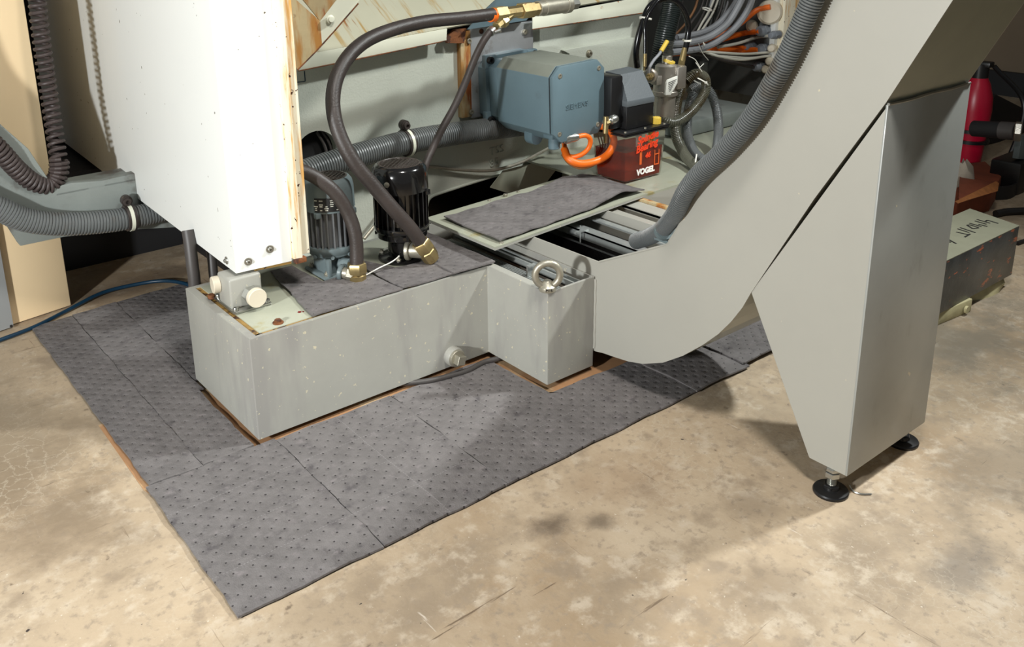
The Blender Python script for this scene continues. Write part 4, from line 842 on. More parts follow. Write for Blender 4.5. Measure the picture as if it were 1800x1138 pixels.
# ================================================================== PUMPS
def pump(name, lab, cx, cy, R, ztop, zcap, zfin, zbell, body, fins, neck, neckr, plate=False):
    T = thing(name, (cx, cy, H+.001), lab, 'pump')
    bm = NB(); lathe(bm, (cx, cy, 0), (0, 0, 1), [(R-.003, zcap), (R, zcap), (R*.985, ztop-.022), (R*.93, ztop-.009), (R*.84, ztop-.003), (R*.76, ztop-.001), (R*.74, ztop-.003)], 44, closed=False)
    lathe(bm, (cx, cy, 0), (0, 0, 1), [(0, ztop-.004), (R*.75, ztop-.004)], 44, closed=False)
    for k in range(4):
        a = .6+k*PI/2; box(bm, (cx+R*math.cos(a)-.006, cy+R*math.sin(a)-.006, zcap-.010), (cx+R*math.cos(a)+.006, cy+R*math.sin(a)+.006, zcap+.002), .002)
    fcp = part('fan_cover', bm, body, T)
    bm = NB(); Rg = R*.70; rng = int(Rg*2/.0085)
    ang = .7; ca, sa = math.cos(ang), math.sin(ang)
    for k in range(-rng//2, rng//2+1):
        off = k*.0085
        if abs(off) >= Rg: continue
        hl = math.sqrt(Rg*Rg-off*off)
        for (ux, uy) in ((ca, sa), (-sa, ca)):
            nx, ny = -uy, ux; w2 = .0012
            p = [Vector((cx+nx*(off+s*w2)+ux*t*hl, cy+ny*(off+s*w2)+uy*t*hl, ztop-.0045)) for s, t in ((-1, -1), (1, -1), (1, 1), (-1, 1))]
            prism(bm, p, (0, 0, .0028))
    lathe(bm, (cx, cy, 0), (0, 0, 1), [(Rg, ztop-.004), (Rg+.003, ztop-.001), (Rg, ztop-.0005), (Rg-.002, ztop-.004)], 40, closed=False)
    part('grille', bm, 'grille' if body != 'pumpblack' else 'grille', fcp)
    bm = NB(); cyl(bm, (cx, cy, ztop-.0040), (cx, cy, ztop-.0036), Rg, n=40); part('fan_void', bm, 'black', fcp)
    bm = NB(); Rc = R*.80; cyl(bm, (cx, cy, zfin), (cx, cy, zcap+.004), Rc, n=40)
    for k in range(26):
        a = 2*PI*k/26; u = Vector((math.cos(a), math.sin(a), 0)); v = Vector((-u.y, u.x, 0))*.0013; c0 = Vector((cx, cy, zfin+.002))
        prism(bm, [c0+u*(Rc-.002)-v, c0+u*(R*.97)-v, c0+u*(R*.97)+v, c0+u*(Rc-.002)+v], (0, 0, zcap-zfin))
    part('finned_body', bm, fins, T)
    bm = NB(); lathe(bm, (cx, cy, 0), (0, 0, 1), [(R*.99, zfin+.003), (R*1.0, zfin), (R*.98, zfin-.008), (R*.92, zfin-.012), (R*.90, zbell+.006), (R*.72, zbell), (R*.60, zbell-.003)], 40)
    for k in range(8):
        a = 2*PI*k/8+.3; cyl(bm, (cx+R*.9*math.cos(a), cy+R*.9*math.sin(a), zfin-.016), (cx+R*.97*math.cos(a), cy+R*.97*math.sin(a), zfin-.016), .004, n=10)
    part('bell_housing', bm, body, T)
    bm = NB()
    if neck == 'square':
        box(bm, (cx-neckr, cy-neckr, H+.004), (cx+neckr, cy+neckr, zbell+.002), .004)
        box(bm, (cx-neckr-.004, cy-neckr-.014, H+.006), (cx-neckr+.004, cy-neckr, zbell+.004), .001)
    else: cyl(bm, (cx, cy, H+.004), (cx, cy, zbell+.002), neckr, n=32)
    cyl(bm, (cx, cy-neckr+.004, H+.026), (cx+.012, cy-neckr-.022, H+.026), .013, n=20)
    part('pump_neck', bm, body, T)
    bm = NB(); box(bm, (cx-neckr-.014, cy-neckr-.014, H+.0012), (cx+neckr+.014, cy+neckr+.014, H+.007), .002) if neck == 'square' else lathe(bm, (cx, cy, H+.0012), (0, 0, 1), [(neckr+.022, 0), (neckr+.022, .006), (neckr+.018, .009), (neckr, .012)], 36)
    ff = part('base_flange', bm, body, T)
    for sx, sy in ((-1, -1), (1, -1), (1, 1), (-1, 1)):
        q = Vector((cx+sx*(neckr+.006)*(.9 if neck == 'square' else .72+.15), cy+sy*(neckr+.006)*(.9 if neck == 'square' else .87), H+.007)); bm = NB(); hexn(bm, q, q+Vector((0, 0, .006)), .006); cyl(bm, q, q+Vector((0, 0, .010)), .0032, n=10); part('bolt', bm, 'dull', ff)
    return T
GX, GY, GR = .274, .19, .0525
T = pump('coolant_pump', 'grey blue coolant pump motor with finned body half behind the white enclosure', GX, GY, GR, .423, .357, .278, .255, 'pumpgrey', 'pumpfin', 'square', .030)
# rating plate on the grey pump
bm = NB(); a0_, a1_ = -2.62, -1.55; ns = 12; vs = []
for k in range(ns+1):
    a = a0_+(a1_-a0_)*k/ns; e = Vector((math.cos(a), math.sin(a), 0)); vs.append([bm.verts.new(Vector((GX, GY, z))+e*r) for r, z in ((GR+.0004, .361), (GR+.0016, .361), (GR+.0014, .389), (GR+.0002, .389))])
for k in range(ns):
    for j in range(4): bm.faces.new((vs[k][j], vs[k+1][j], vs[k+1][(j+1) % 4], vs[k][(j+1) % 4]))
bm.faces.new(vs[0]); bm.faces.new(vs[-1][::-1]); bmesh.ops.recalc_face_normals(bm, faces=bm.faces)
rp = part('rating_plate', bm, 'ink', T, 'black rating plate with pale print')
bm = NB()
for r_ in range(6):
    for s_ in range(5):
        if random.random() < .25: continue
        a = a0_+.06+s_*.2; e = Vector((math.cos(a), math.sin(a), 0)); tt = Vector((-e.y, e.x, 0)); z = .364+r_*.004; q = Vector((GX, GY, z))+e*(GR+.0017); hw = random.uniform(.002, .0045)
        prism(bm, [q-tt*hw, q+tt*hw, q+tt*hw+Vector((0, 0, .0018)), q-tt*hw+Vector((0, 0, .0018))], e*.0003)
part('plate_print', bm, 'cwhite', rp)
BX, BY, BR = .428, .16, .060
T = pump('coolant_pump', 'glossy black coolant pump motor in the middle of the tank lid', BX, BY, BR, .428, .372, .292, .262, 'pumpblack', 'pumpblack', 'round', .032)
bm = NB(); q = Vector((BX-BR*.85, BY-BR*.5, .395)); lathe(bm, q, (-.85, -.5, 0), [(.006, -.004), (.006, .002), (.004, .003), (0, .003)], 12); part('screw', bm, 'dull', T)
# straw coloured tie between the elbows
bm = NB(); tube(bm, P3([(640, 486, 'y', .10), (665, 472, 'y', .10), (690, 460, 'y', .10), (702, 450, 'y', .10)]), .0014, 6)
solo('cable_tie', bm, 'tie', 'pale cable tie tail sticking out between the two pump elbows', 'cable tie')
# capillary pipe along the casting
bm = NB(); tube(bm, P3([(640, 420, 'y', .44), (680, 370, 'y', .46), (730, 300, 'y', .48), (760, 294, 'y', .485), (800, 298, 'y', .485), (860, 300, 'y', .48), (910, 288, 'y', .47), (950, 268, 'y', .46), (975, 255, 'y', .455)]), .0045, 10)
solo('capillary_pipe', bm, 'dull', 'thin metal pipe sagging along the casting under the cast lettering', 'pipe')

# ================================================================== WHITE ENCLOSURE
T = thing('machine_enclosure', (.12, .6, .285), 'large white sheet metal machine enclosure with rusty trim on its right edge', 'enclosure')
ZB = .287
fl_ = at(415, 481, 'z', ZB); fr_ = at(513, 459, 'z', ZB); bl_ = at(84, 228, 'z', ZB)
dx = (fr_-fl_); ly = (bl_-fl_)
bm = NB(); prism(bm, [fl_, fr_, fr_+ly, bl_], (0, 0, .70)); part('shell', bm, 'white', T)
fr0 = fr_+Vector((0, -.004, .0)); dxn = dx.normalized()
bm = NB(); q0 = fl_+Vector((0, 0, 0)); 
w1 = dxn*.017; w2 = dxn*.036
prism(bm, [fr_+Vector((0, -.010, .006)), fr_+w1+Vector((0, -.012, .006)), fr_+w1+Vector((0, .02, .006)), fr_+Vector((0, .02, .006))], (0, 0, .69), .001)
part('edge_trim', bm, 'whitetrim', T, 'cream trim strip with rust stains')
bm = NB(); prism(bm, [fr_+w1+Vector((0, -.004, .010)), fr_+w2+Vector((0, -.004, .010)), fr_+w2+Vector((0, .05, .010)), fr_+w1+Vector((0, .05, .010))], (0, 0, .69), .001)
part('edge_trim', bm, 'whitetrim', T, 'outer cream trim strip with rust spots')
bm = NB(); prism(bm, [fr_+dxn*.002+Vector((0, -.014, -.004)), fr_+w1*1.5+Vector((0, -.012, -.004)), fr_+w1*1.5+Vector((0, .0, -.004)), fr_+dxn*.002+Vector((0, .0, -.004))], (0, 0, .011), .002); part('rust_flake', bm, 'rust', T)
bm = NB(); prism(bm, [fr_+Vector((0, .002, -.001)), fl_+dx*.35+Vector((0, .006, -.001)), fl_+dx*.35+Vector((0, .03, -.001)), fr_+Vector((0, .03, -.001))], (0, 0, -.005)); part('bottom_flange', bm, 'groove', T)
nf = Vector((dx.y, -dx.x, 0)).normalized(); nl = Vector((-ly.y, ly.x, 0)).normalized(); nl = nl if nl.x < 0 else -nl
def onfront(u, v):
    d_ = AX_R*((u-PPX)/FPX)-AX_U*((v-PPY)/FPX)+AX_F; t = (fl_-CAM).dot(nf)/d_.dot(nf); return CAM+d_*t
def onleft(u, v):
    d_ = AX_R*((u-PPX)/FPX)-AX_U*((v-PPY)/FPX)+AX_F; t = (fl_-CAM).dot(nl)/d_.dot(nl); return CAM+d_*t
washer_screw(onfront(474, 438), nf, .0078, T); washer_screw(onfront(436, 460), nf, .0078, T); washer_screw(onleft(399, 458), nl, .0078, T)
# square post on the tank lid
T = thing('support_post', (.06, .16, H), 'short square steel post with round yellowed end caps between tank lid and white enclosure', 'post')
bm = NB(); box(bm, (.024, .128, H+.004), (.088, .186, ZB-.0065), .005, 3); part('post', bm, 'tank', T)
bm = NB(); box(bm, (.022, .112, H+.001), (.098, .212, H+.006), .004); pf = part('base_flange', bm, 'steel', T)
for x, y in ((.029, .121), (.091, .119), (.029, .203), (.091, .203)):
    bm = NB(); socket(bm, (x, y, H+.006), (0, 0, 1), .0055, .006); part('screw', bm, 'steel', pf)
q = at(452, 522, 'y', .100); q.z = .243
bm = NB(); hexn(bm, (q.x-.004, .128, q.z+.002), (q.x-.002, .108, q.z), .0165); kn = part('hex_nut', bm, 'steel', T)
bm = NB(); cyl(bm, (q.x, .109, q.z), (q.x, .097, q.z), .0185, n=36, ch=.0012); part('end_cap', bm, 'plug', T, 'round yellowed cap')
bm = NB(); cyl(bm, (.026, .182, .256), (.012, .184, .256), .0165, n=32, ch=.0012); part('end_cap', bm, 'plug', T, 'round yellowed cap')
bm = NB(); cyl(bm, (.020, .215, H+.001), (.020, .215, H+.010), .007, n=16, ch=.001); part('bolt', bm, 'rust', T)

# ================================================================== LEFT SIDE
T = thing('cream_cabinet', (-.18, .95, 0), 'cream coloured cabinet standing on the floor at the far left', 'cabinet')
bm = NB(); c0 = at(125, 537, 'z', 0.002); c1 = at(20, 572, 'z', .002); e_ = (c1-c0)
prism(bm, [c0, c1, c1+Vector((0, .5, 0)), c0+Vector((-.02, .5, 0))], (0, 0, 1.5), .002); part('body', bm, 'cream', T)
bm = NB(); q = at(86, 531, 'y', c0.y-.002); lathe(bm, q, (0, -1, 0), [(.0065, -.002), (.0065, .001), (.004, .003), (0, .003)], 16); part('button_plug', bm, 'cream', T)
bm = NB(); g0 = at(24, 574, 'z', .004); prism(bm, [g0, g0+Vector((-.25, -.06, 0)), g0+Vector((-.25, .02, 0)), g0+Vector((0, .003, 0))], (0, 0, 1.5))
T = thing('grey_panel', g0, 'grey sheet panel at the left frame edge in front of the cream cabinet', 'panel'); part('sheet', bm, 'greypost', T)
bm = NB(); q = at(20, 574, 'y', g0.y-.006); lathe(bm, q, (0, -1, 0), [(.003, -.003), (.003, .001), (0, .001)], 12); part('hole_rim', bm, 'ink', T)
# left casting arm
T = thing('machine_bed_arm', (0, .85, .2), 'dark grey machine bed casting arm behind the sagging conduit at left', 'machine')
YA = .735
pl = [at(u, v, 'y', YA) for u, v in ((-260, 60), (-120, 120), (-30, 190), (0, 218), (50, 262), (95, 330), (125, 322), (180, 318), (260, 300), (330, 290), (380, 400), (310, 400), (220, 405), (112, 417), (36, 433), (18, 405), (0, 380), (-30, 350), (-260, 230))]
bm = NB(); prism(bm, pl, (0, .03, 0), .002); part('face', bm, 'castdark', T)
bm = NB(); a = [at(100, 344, 'y', YA), at(270, 310, 'y', YA), at(380, 290, 'y', YA)]; prism(bm, [a[0], a[2], a[2]+Vector((.05, .12, 0)), a[0]+Vector((0, .12, 0))], (0, 0, .004)); part('ledge', bm, 'castdark', T)
# black boxes added behind everything at left / centre to block leaking light
T = thing('light_blocker', (.7, 1.4, .0), 'added black light-blocking boxes deep behind the enclosure and casting arm', 'machine')
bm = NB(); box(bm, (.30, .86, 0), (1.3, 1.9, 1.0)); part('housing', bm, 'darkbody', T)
bm = NB(); box(bm, (-.9, 1.72, 0), (.29, 1.9, 1.6)); box(bm, (-.06, 1.14, 0), (.29, 1.5, .27)); part('rear_blocker', bm, 'darkbody', T)
# blue hose
bm = NB(); hp = P3([(-60, 618, 'z', .008), (0, 598, 'z', .008), (60, 575, 'z', .008), (120, 545, 'z', .008), (180, 515, 'z', .010), (240, 500, 'z', .010), (285, 494, 'z', .012), (318, 497, 'z', .014), (336, 503, 'z', .014)])
tube(bm, hp, .0048, 12, .012); solo('air_hose', bm, 'bluehose', 'blue air hose lying on the floor behind the pads at left', 'hose')
bm = NB(); tube(bm, [Vector(v) for v in ((.62, -.0, .010), (.55, -.03, .010), (.505, -.022, .0095), (.46, -.030, .010), (.42, -.025, .010), (.37, -.014, .010), (.32, .012, .010), (.26, .06, .008))], .0058, 12, .01)
solo('air_hose', bm, 'cdark', 'dark hose tucked under the front edge of the tank by the drain plug', 'hose')

# ================================================================== RIGHT-HAND ELECTRICS
T = thing('electrical_cabinet', (2.0, .6, .2), 'white framed electrical cabinet edge with cable glands behind the conveyor', 'cabinet')
Yc = .50
q = at(1372, 0, 'y', .42); zt_ = q.z+.15; zb_ = at(1355, 125, 'y', .42).z
bm = NB(); box(bm, (q.x-.018, .42, zb_-.05), (q.x, .44, zt_), .001); part('door_edge', bm, 'white', T)
bm = NB(); box(bm, (q.x, .40, zb_-.12), (q.x+.4, .44, zt_), .001); part('door_panel', bm, 'whitetrim', T)
bm = NB(); box(bm, (q.x-.012, .44, zb_-.10), (q.x+.02, 1.25, zt_)); gp = part('gland_plate', bm, 'recess', T)
gx = q.x-.012
def gland(u, v, y, r=.018, mat='gland', cable=None):
    c = at(u, v, 'x', gx-.034); bm = NB(); x = c.x
    cyl(bm, (gx, c.y, c.z), (x+.012, c.y, c.z), r*1.05, n=24); hexn(bm, (x+.020, c.y, c.z), (x+.004, c.y, c.z), r*1.18); lathe(bm, (x+.004, c.y, c.z), (-1, 0, 0), [(r, 0), (r*.95, .010), (r*.75, .016), (r*.55, .017)], 24)
    part('cable_gland', bm, mat, T); return Vector((x-.008, c.y, c.z))
# ------------------------------------------------ recess walls so the bundle has a dark background
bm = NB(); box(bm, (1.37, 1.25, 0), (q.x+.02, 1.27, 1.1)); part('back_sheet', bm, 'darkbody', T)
bm = NB(); pts = [at(u, v, 'y', .70) for u, v in ((1232, 108), (1300, 118), (1350, 130), (1350, 215), (1285, 182), (1215, 168))]; prism(bm, pts, (0, .004, 0)); part('lower_sheet', bm, 'castdark', T, 'grey sheet below the cable bundle')
xa, xb = at(1195, 250, 'y', .36).x, at(1330, 250, 'y', .36).x; z1 = at(1250, 206, 'y', .36).z
bm = NB(); box(bm, (xa, .36, .251), (xb, .60, z1), .008); part('casting_block', bm, 'castdark', T, 'grey casting block behind the looped conduits')
Gs = [(1300, 48, .62, .019, 'gland'), (1302, 88, .60, .016, 'gland'), (1338, 56, .62, .013, 'gland'), (1336, 118, .55, .015, 'gland'), (1335, 88, .57, .014, 'gland')]
cab = []
def cable(pts, r, mat, lab, grp=None):
    bm = NB(); tube(bm, P3(pts), r, 10, .012); return solo('cable', bm, mat, lab, 'cable', grp)
g1 = gland(1338, 55, .60, .019); g2 = gland(1336, 87, .60, .017); g3 = gland(1330, 118, .56, .016); g4 = gland(1358, 62, .56, .013); g5 = gland(1316, 83, .66, .013)
bm = NB(); c = at(1353, 22, 'x', gx-.02); lathe(bm, c, (-.75, -.6, 0), [(.040, -.03), (.042, -.01), (.041, 0), (.034, .006), (.026, .004), (.0, .004)], 32); part('round_plug', bm, 'plug', T, 'large ivory round plug with an orange cable')
bm = NB(); c = at(1322, 46, 'x', gx-.02); lathe(bm, c, (-.75, -.6, 0), [(.020, -.02), (.021, 0), (.014, .010), (0, .012)], 24); part('round_plug', bm, 'plug', T)
for u, v in ((1356, 85), (1352, 108), (1345, 122)):
    bm = NB(); c = at(u, v, 'x', gx-.02); lathe(bm, c, (-.8, -.4, 0), [(.014, -.03), (.014, 0), (.010, .006), (0, .007)], 20); part('round_plug', bm, 'plug', T)
cable([at(1354, 12, 'x', gx-.026), (1330, 18, 'y', 0.47), (1300, 42, 'y', 0.49), (1260, 66, 'y', 0.51), (1220, 84, 'y', 0.53)], .0095, 'orange', 'orange cable from the large ivory round plug, topmost of the orange cables')
cable([g1, (1310, 58, 'y', 0.53), (1280, 66, 'y', 0.53), (1240, 78, 'y', 0.53), (1200, 86, 'y', 0.55)], .0095, 'orange', 'orange cable entering the upper grey gland')
cable([g2, (1300, 89, 'y', 0.53), (1260, 88, 'y', 0.53), (1220, 92, 'y', 0.55), (1180, 94, 'y', 0.57)], .0098, 'orange', 'thick orange cable entering the lower grey gland')
cable([g5, (1280, 84, 'y', 0.59), (1240, 88, 'y', 0.59), (1200, 92, 'y', 0.59)], .007, 'orange', 'thin orange cable just above the thick lower one')
cable([(1290, 22, 'y', 0.57), (1272, 42, 'y', 0.57), (1250, 56, 'y', 0.57), (1220, 72, 'y', 0.57)], .0075, 'orange', 'short orange cable half hidden under the grey cables')
cable([(1245, 60, 'y', 0.63), (1262, 46, 'y', 0.63), (1275, 32, 'y', 0.63)], .007, 'orange', 'orange cable stub deepest in the bundle')
G1 = 'grey cables sweeping through the electrical recess'
cable([(1312, -20, 'y', 0.43), (1296, 14, 'y', 0.43), (1276, 44, 'y', 0.44), (1244, 66, 'y', 0.45), (1205, 76, 'y', 0.47), (1165, 78, 'y', 0.49)], .0115, 'cgrey', 'thick grey cable sweeping down, upper of the two thickest', G1)
cable([(1325, -20, 'y', 0.43), (1318, 10, 'y', 0.43), (1296, 44, 'y', 0.44), (1268, 68, 'y', 0.45), (1235, 84, 'y', 0.46), (1180, 92, 'y', 0.48)], .0115, 'cgrey', 'thick pale grey cable sweeping down nearest the orange plug cable', G1)
cable([(1303, -20, 'y', 0.46), (1290, 10, 'y', 0.46), (1262, 42, 'y', 0.47), (1232, 58, 'y', 0.48), (1190, 66, 'y', 0.50)], .0105, 'cgrey', 'grey cable just behind the upper thick one', G1)
cable([g4, (1330, 66, 'y', 0.49), (1298, 76, 'y', 0.49), (1262, 83, 'y', 0.49)], .0052, 'cwhite', 'pale cable running to the small gland beside the white door edge')
cable([at(1352, 92, 'x', gx-.012), (1310, 95, 'y', 0.45), (1270, 93, 'y', 0.45), (1230, 90, 'y', 0.46)], .0045, 'cwhite', 'pale thin cable just under the lower thick orange cable')
cable([at(1354, 98, 'x', gx-.012), (1320, 102, 'y', 0.45), (1280, 100, 'y', 0.45), (1250, 96, 'y', 0.46)], .0045, 'cwhite', 'second pale thin cable under the lower orange cable')
cable([at(1350, 98, 'x', gx-.012), (1305, 105, 'y', 0.44), (1268, 100, 'y', 0.44), (1240, 92, 'y', 0.46)], .0045, 'cwhite', 'lowest sagging pale thin cable in the recess')
cable([g3, (1310, 115, 'y', 0.49), (1280, 108, 'y', 0.49), (1245, 98, 'y', 0.50), (1200, 92, 'y', 0.51)], .0065, 'cdark', 'black cable running to the lowest gland')
G2 = 'thin wires bundled at the back of the electrical recess'
wr = [((1262, -20), (1248, 16), (1232, 44), (1218, 70), 'cwhite', 'pale wire tied in the bundle, leftmost bright strand'), ((1268, -20), (1256, 16), (1240, 44), (1224, 66), 'cwhite', 'pale wire next to the leftmost bright strand'),
      ((1240, -20), (1232, 14), (1212, 44), (1196, 70), 'cdark', 'dark wire at the left edge of the bundle'), ((1248, -20), (1238, 20), (1222, 50), (1200, 76), 'cdark', 'dark wire second from the left edge of the bundle'),
      ((1276, -20), (1266, 20), (1250, 50), (1226, 74), 'cdark', 'dark wire right of the pale strands'), ((1284, -10), (1274, 20), (1260, 44), (1240, 60), 'cgrey', 'thin grey wire right of the pale strands'),
      ((1292, -10), (1282, 16), (1268, 36), (1250, 52), 'cdark', 'dark wire behind the short orange cable'), ((1256, -20), (1244, 30), (1236, 56), (1216, 84), 'cgrey', 'thin grey wire between the dark and pale strands'),
      ((1230, -20), (1222, 14), (1206, 40), (1188, 60), 'brown', 'brown wire at the top left of the bundle')]
for k, (a, b, c_, d_, mt, lb) in enumerate(wr): cable([(*a, 'y', .62+.008*(k % 4)), (*b, 'y', .62+.008*(k % 4)), (*c_, 'y', .63), (*d_, 'y', .64)], .0042 if mt != 'cgrey' else .005, mt, lb, G2)
ring_tie(at(1243, 16, 'y', .62), (.4, 0, 1), .017, 'small white cable tie round the pale wires at the top of the bundle', .0014)
ring_tie(at(1228, 77, 'y', .465), (1, 0, .1), .020, 'yellowed cable tie with hanging tail round the thick grey cables', .0014, tail=[P3([(1228, 77, 'y', .44), (1234, 92, 'y', .44), (1245, 106, 'y', .44)])])

# ================================================================== RIGHT BACKGROUND
T = thing('red_cylinder', at(1700, 290, 'z', 0), 'red gas cylinder standing in the shade behind the conveyor leg', 'cylinder')
rc = at(1700, 288, 'z', 0); zt2 = at(1706, 140, 'y', rc.y).z; rr = .058
bm = NB(); lathe(bm, (rc.x, rc.y, 0), (0, 0, 1), [(rr*.72, 0), (rr*.78, .02), (rr, zt2-.12), (rr*.95, zt2-.07), (rr*.7, zt2-.02), (.03, zt2)], 32); part('body', bm, 'red', T)
bm = NB(); cyl(bm, (rc.x, rc.y, zt2-.005), (rc.x, rc.y, zt2+.05), .03, n=16); box(bm, (rc.x-.02, rc.y-.04, zt2+.04), (rc.x+.02, rc.y+.04, zt2+.06), .004); part('valve', bm, 'blackplastic', T)
bm = NB()
for zz in (zt2-.20, zt2-.24): lathe(bm, (rc.x, rc.y, zz), (0, 0, 1), [(rr+.001, 0), (rr+.005, 0), (rr+.005, .012), (rr+.001, .012)], 32)
part('strap', bm, 'blackplastic', T)
bm = NB(); tube(bm, [Vector((rc.x+.04, rc.y-.03, zt2+.04)), Vector((rc.x+.12, rc.y-.12, zt2-.1)), Vector((rc.x+.02, rc.y-.13, zt2-.3)), Vector((rc.x-.06, rc.y-.11, zt2-.42))], .009, 10); part('hose', bm, 'blackplastic', T)
# black machine stand with steel axle
T = thing('workshop_jack', at(1790, 270, 'z', 0), 'dark workshop jack with a grey pipe axle at the right frame edge', 'jack')
j0 = at(1718, 232, 'x', 2.9); j1 = at(1795, 228, 'x', 2.7)
bm = NB(); cyl(bm, at(1712, 226, 'y', -.05), at(1762, 229, 'y', -.15), .028, n=20); part('axle', bm, 'darkbody', T)
bm = NB(); cyl(bm, at(1758, 229, 'y', -.15), at(1786, 231, 'y', -.2), .030, n=20, ch=.002); part('axle_sleeve', bm, 'cdark', T)
bm = NB(); hexn(bm, at(1783, 231, 'y', -.2), at(1796, 232, 'y', -.22), .034); part('hex_nut', bm, 'steel', T)
jb = at(1808, 285, 'y', -.22)
bm = NB(); prism(bm, [at(1790, 280, 'y', -.22), at(1797, 238, 'y', -.22), at(1830, 238, 'y', -.22), at(1830, 282, 'y', -.22)], (0, .02, 0), .002); part('lever', bm, 'pumpgrey', T)
bm = NB(); jb0 = at(1800, 292, 'y', -.24); box(bm, (jb0.x-.02, jb0.y, 0), (jb0.x+.25, jb0.y+.10, max(.03, jb0.z+.01)), .01); part('base', bm, 'blackplastic', T)
bm = NB(); prism(bm, [at(1735, 185, 'y', .12), at(1752, 165, 'y', .12), at(1830, 205, 'y', .12), at(1830, 250, 'y', .12), at(1760, 255, 'y', .12), at(1715, 250, 'y', .12)], (0, .1, 0), .01)
solo('dark_crate', bm, 'darkbody', 'large black shape of a machine part in the shade at the right edge', 'machine part')
# steel block
T = thing('steel_block', (1.7, -.43, .03), 'scuffed steel block with marker scribble on top lying behind the conveyor leg', 'block')
zt3, zb3 = .165, .034
B = [at(1792, 397, 'z', zt3), at(1705, 367, 'z', zt3)]; fl3 = at(1640, 470, 'z', zt3); 
d3 = (fl3-B[0]).normalized(); f3 = B[0]+d3*.62; g3 = B[1]+d3*.62
bm = NB(); prism(bm, [Vector((p.x, p.y, zb3)) for p in (B[0], B[1], g3, f3)], (0, 0, zt3-zb3-.001), .001); part('body', bm, 'blockside', T)
bm = NB(); prism(bm, [Vector((p.x, p.y, zt3-.001)) for p in (B[0], B[1], g3, f3)], (0, 0, .0015)); part('top_face', bm, 'blocktop', T)
def stroke(a, b):
    bm = NB()
    p = [at(1640+x/11.25, 350+y/11.25, 'z', zt3+.0008) for x, y in (a, b)]; d_ = (p[1]-p[0]).normalized(); n_ = Vector((-d_.y, d_.x, 0))*.0022
    prism(bm, [p[0]-n_, p[1]-n_, p[1]+n_, p[0]+n_], (0, 0, .0005)); part('marker_stroke', bm, 'ink', T)
for a, b in (((460, 655), (690, 705)), ((630, 755), (735, 690)), ((485, 590), (715, 665)), ((540, 568), (840, 668)), ((720, 480), (960, 545)), ((675, 520), (790, 590)), ((790, 590), (905, 572)), ((675, 520), (740, 510)), ((740, 515), (900, 565)), ((900, 500), (1075, 545)),
             ((830, 435), (1060, 500)), ((870, 405), (1130, 480)), ((1040, 440), (1080, 420)), ((1080, 420), (1290, 485)), ((240, 810), (350, 860)), ((300, 800), (460, 885)), ((240, 880), (290, 915)), ((240, 820), (300, 800))): stroke(a, b)
def lumpy(cx, cy, lx, ly, h, seed, n=14):
    rnd = random.Random(seed); bm = NB(); rg = []
    for z, s in ((0, .95), (h*.45, 1.0), (h*.9, .93), (h, .8)):
        rg.append([bm.verts.new((cx+math.cos(2*PI*i/n)*lx*s*(.92+.16*rnd.random()), cy+math.sin(2*PI*i/n)*ly*s*(.92+.16*rnd.random()), z)) for i in range(n)])
    for a, b in zip(rg, rg[1:]):
        for i in range(n): bm.faces.new((a[i], a[(i+1) % n], b[(i+1) % n], b[i]))
    bm.faces.new(rg[0][::-1]); bm.faces.new(rg[-1]); return bm
q = at(1732, 522, 'z', 0); bm = lumpy(q.x+.03, q.y+.085, .13, .095, .0335, 3, 22)
solo('packing_foam', bm, 'foam', 'crumpled yellowish packing under the right end of the steel block', 'packing', angle=50)
q = at(1660, 560, 'z', 0); bm = NB(); prism(bm, [at(1600, 590, 'z', 0), at(1650, 572, 'z', 0), at(1707, 548, 'z', 0), at(1707, 548, 'z', 0)+Vector((.02, .12, 0)), at(1600, 590, 'z', 0)+Vector((.05, .12, 0))], (0, 0, .0335), .003)
lathe(bm, at(1694, 543, 'z', .014)-Vector((0, .004, 0)), (0, -1, 0), [(.006, 0), (.009, 0), (.009, .006), (.006, .006)], 16)
solo('wooden_batten', bm, 'foam', 'pale split wooden batten with a knot hole under the steel block', 'wood')
# cardboard box and rag
T = thing('cardboard_box', at(1720, 350, 'z', 0), 'torn rusty brown cardboard box behind the steel block', 'box')
qa = at(1738, 372, 'z', 0); qb = at(1672, 385, 'z', 0); qc = at(1756, 340, 'z', 0)
za = at(1754, 322, 'y', qc.y).z
bm = NB(); prism(bm, [qa, qb, Vector((qb.x+.25, qb.y+.25, 0)), Vector((qc.x+.15, qc.y+.12, 0)), qc], (0, 0, .06), .003); part('body', bm, 'carddark', T)
bm = NB(); f0 = [at(1684, 358, 'y', qa.y-.01), at(1756, 322, 'y', qa.y-.01), at(1754, 336, 'y', qa.y-.03), at(1700, 352, 'y', qa.y-.03)]; prism(bm, f0, (0, .01, .004)); part('flap', bm, 'card', T, 'bent corrugated flap')
bm = NB(); f0 = [at(1690, 312, 'y', qa.y+.1), at(1745, 318, 'y', qa.y+.1), at(1752, 324, 'y', qa.y), at(1688, 352, 'y', qa.y)]; prism(bm, f0, (0, .006, .004)); part('lid', bm, 'carddark', T)
q = at(1682, 352, 'z', .0); bm = NB(); rgs = []
for z, s in ((0, 1.0), (.05, .95), (.10, .7), (.125, .25)):
    rgs.append([bm.verts.new((q.x+math.cos(i*PI/8)*.07*s*(1+.22*math.sin(i*2.3)), q.y+math.sin(i*PI/8)*.05*s*(1+.2*math.sin(i*1.7)), z*(1+.12*math.sin(i*1.9)))) for i in range(16)])
for a, b in zip(rgs, rgs[1:]):
    for i in range(16): bm.faces.new((a[i], a[(i+1) % 16], b[(i+1) % 16], b[i]))
bm.faces.new(rgs[0][::-1]); bm.faces.new(rgs[-1])
solo('rag', bm, 'cloth', 'dirty white rag bunched between the leg and the cardboard box', 'rag', angle=60)
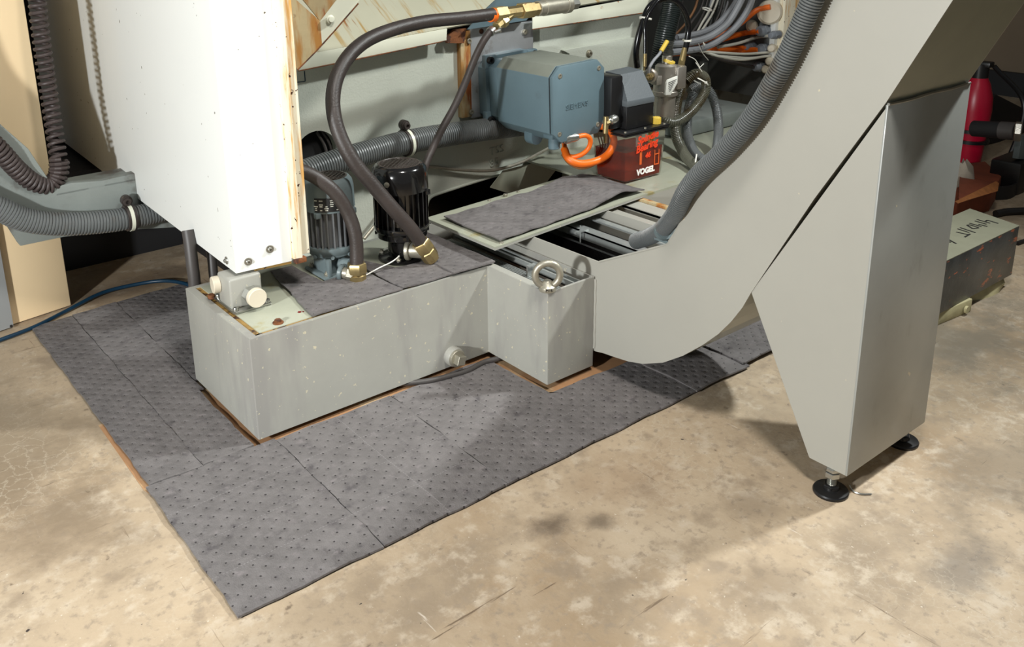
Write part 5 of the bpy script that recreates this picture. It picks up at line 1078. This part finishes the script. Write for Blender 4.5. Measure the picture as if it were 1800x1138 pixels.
# belt loop and cables on the floor
bm = NB(); pth = P3([(1750, 352, 'z', .0), (1775, 350, 'z', 0), (1790, 338, 'z', 0), (1785, 325, 'z', 0), (1765, 316, 'z', 0), (1750, 312, 'z', 0)]); pth = resample(smooth(pth), .02)
va = [(bm.verts.new(p), bm.verts.new(p+Vector((0, 0, .045)))) for p in pth]; vb = [(bm.verts.new(p+Vector((.006, .006, 0))), bm.verts.new(p+Vector((.006, .006, .045)))) for p in pth]
for i in range(len(pth)-1):
    bm.faces.new((va[i][0], va[i+1][0], va[i+1][1], va[i][1])); bm.faces.new((vb[i+1][0], vb[i][0], vb[i][1], vb[i+1][1])); bm.faces.new((va[i][1], va[i+1][1], vb[i+1][1], vb[i][1])); bm.faces.new((va[i+1][0], va[i][0], vb[i][0], vb[i+1][0]))
bmesh.ops.recalc_face_normals(bm, faces=bm.faces)
solo('drive_belt', bm, 'ink', 'black drive belt standing on edge in a loop beside the cardboard box', 'belt')
bm = NB(); tube(bm, P3([(1740, 318, 'z', .012), (1765, 306, 'z', .012), (1785, 292, 'z', .012), (1815, 275, 'z', .012), (1900, 240, 'z', .012)]), .010, 10); solo('floor_cable', bm, 'ink', 'dark cable on the floor running from the box up to the jack', 'cable')
bm = NB(); tube(bm, P3([(1750, 376, 'z', .012), (1775, 372, 'z', .012), (1830, 372, 'z', .012), (1960, 385, 'z', .012)]), .011, 10); solo('floor_cable', bm, 'ink', 'dark cable on the floor just behind the steel block', 'cable')
bm = NB(); tube(bm, P3([(1788, 428, 'z', .006), (1800, 424, 'z', .006), (1820, 420, 'z', .006), (1930, 415, 'z', .006)]), .006, 10); solo('floor_cable', bm, 'ink', 'thin dark cable on the floor at the right end of the steel block', 'cable')
# metal sliver near the foot
bm = NB(); tube(bm, P3([(1494, 854, 'z', .004), (1500, 864, 'z', .002), (1515, 869, 'z', .002), (1532, 869, 'z', .002)]), .0013, 6, .004); solo('metal_sliver', bm, 'steel', 'thin curled metal sliver on the floor beside the near levelling foot', 'shaving')
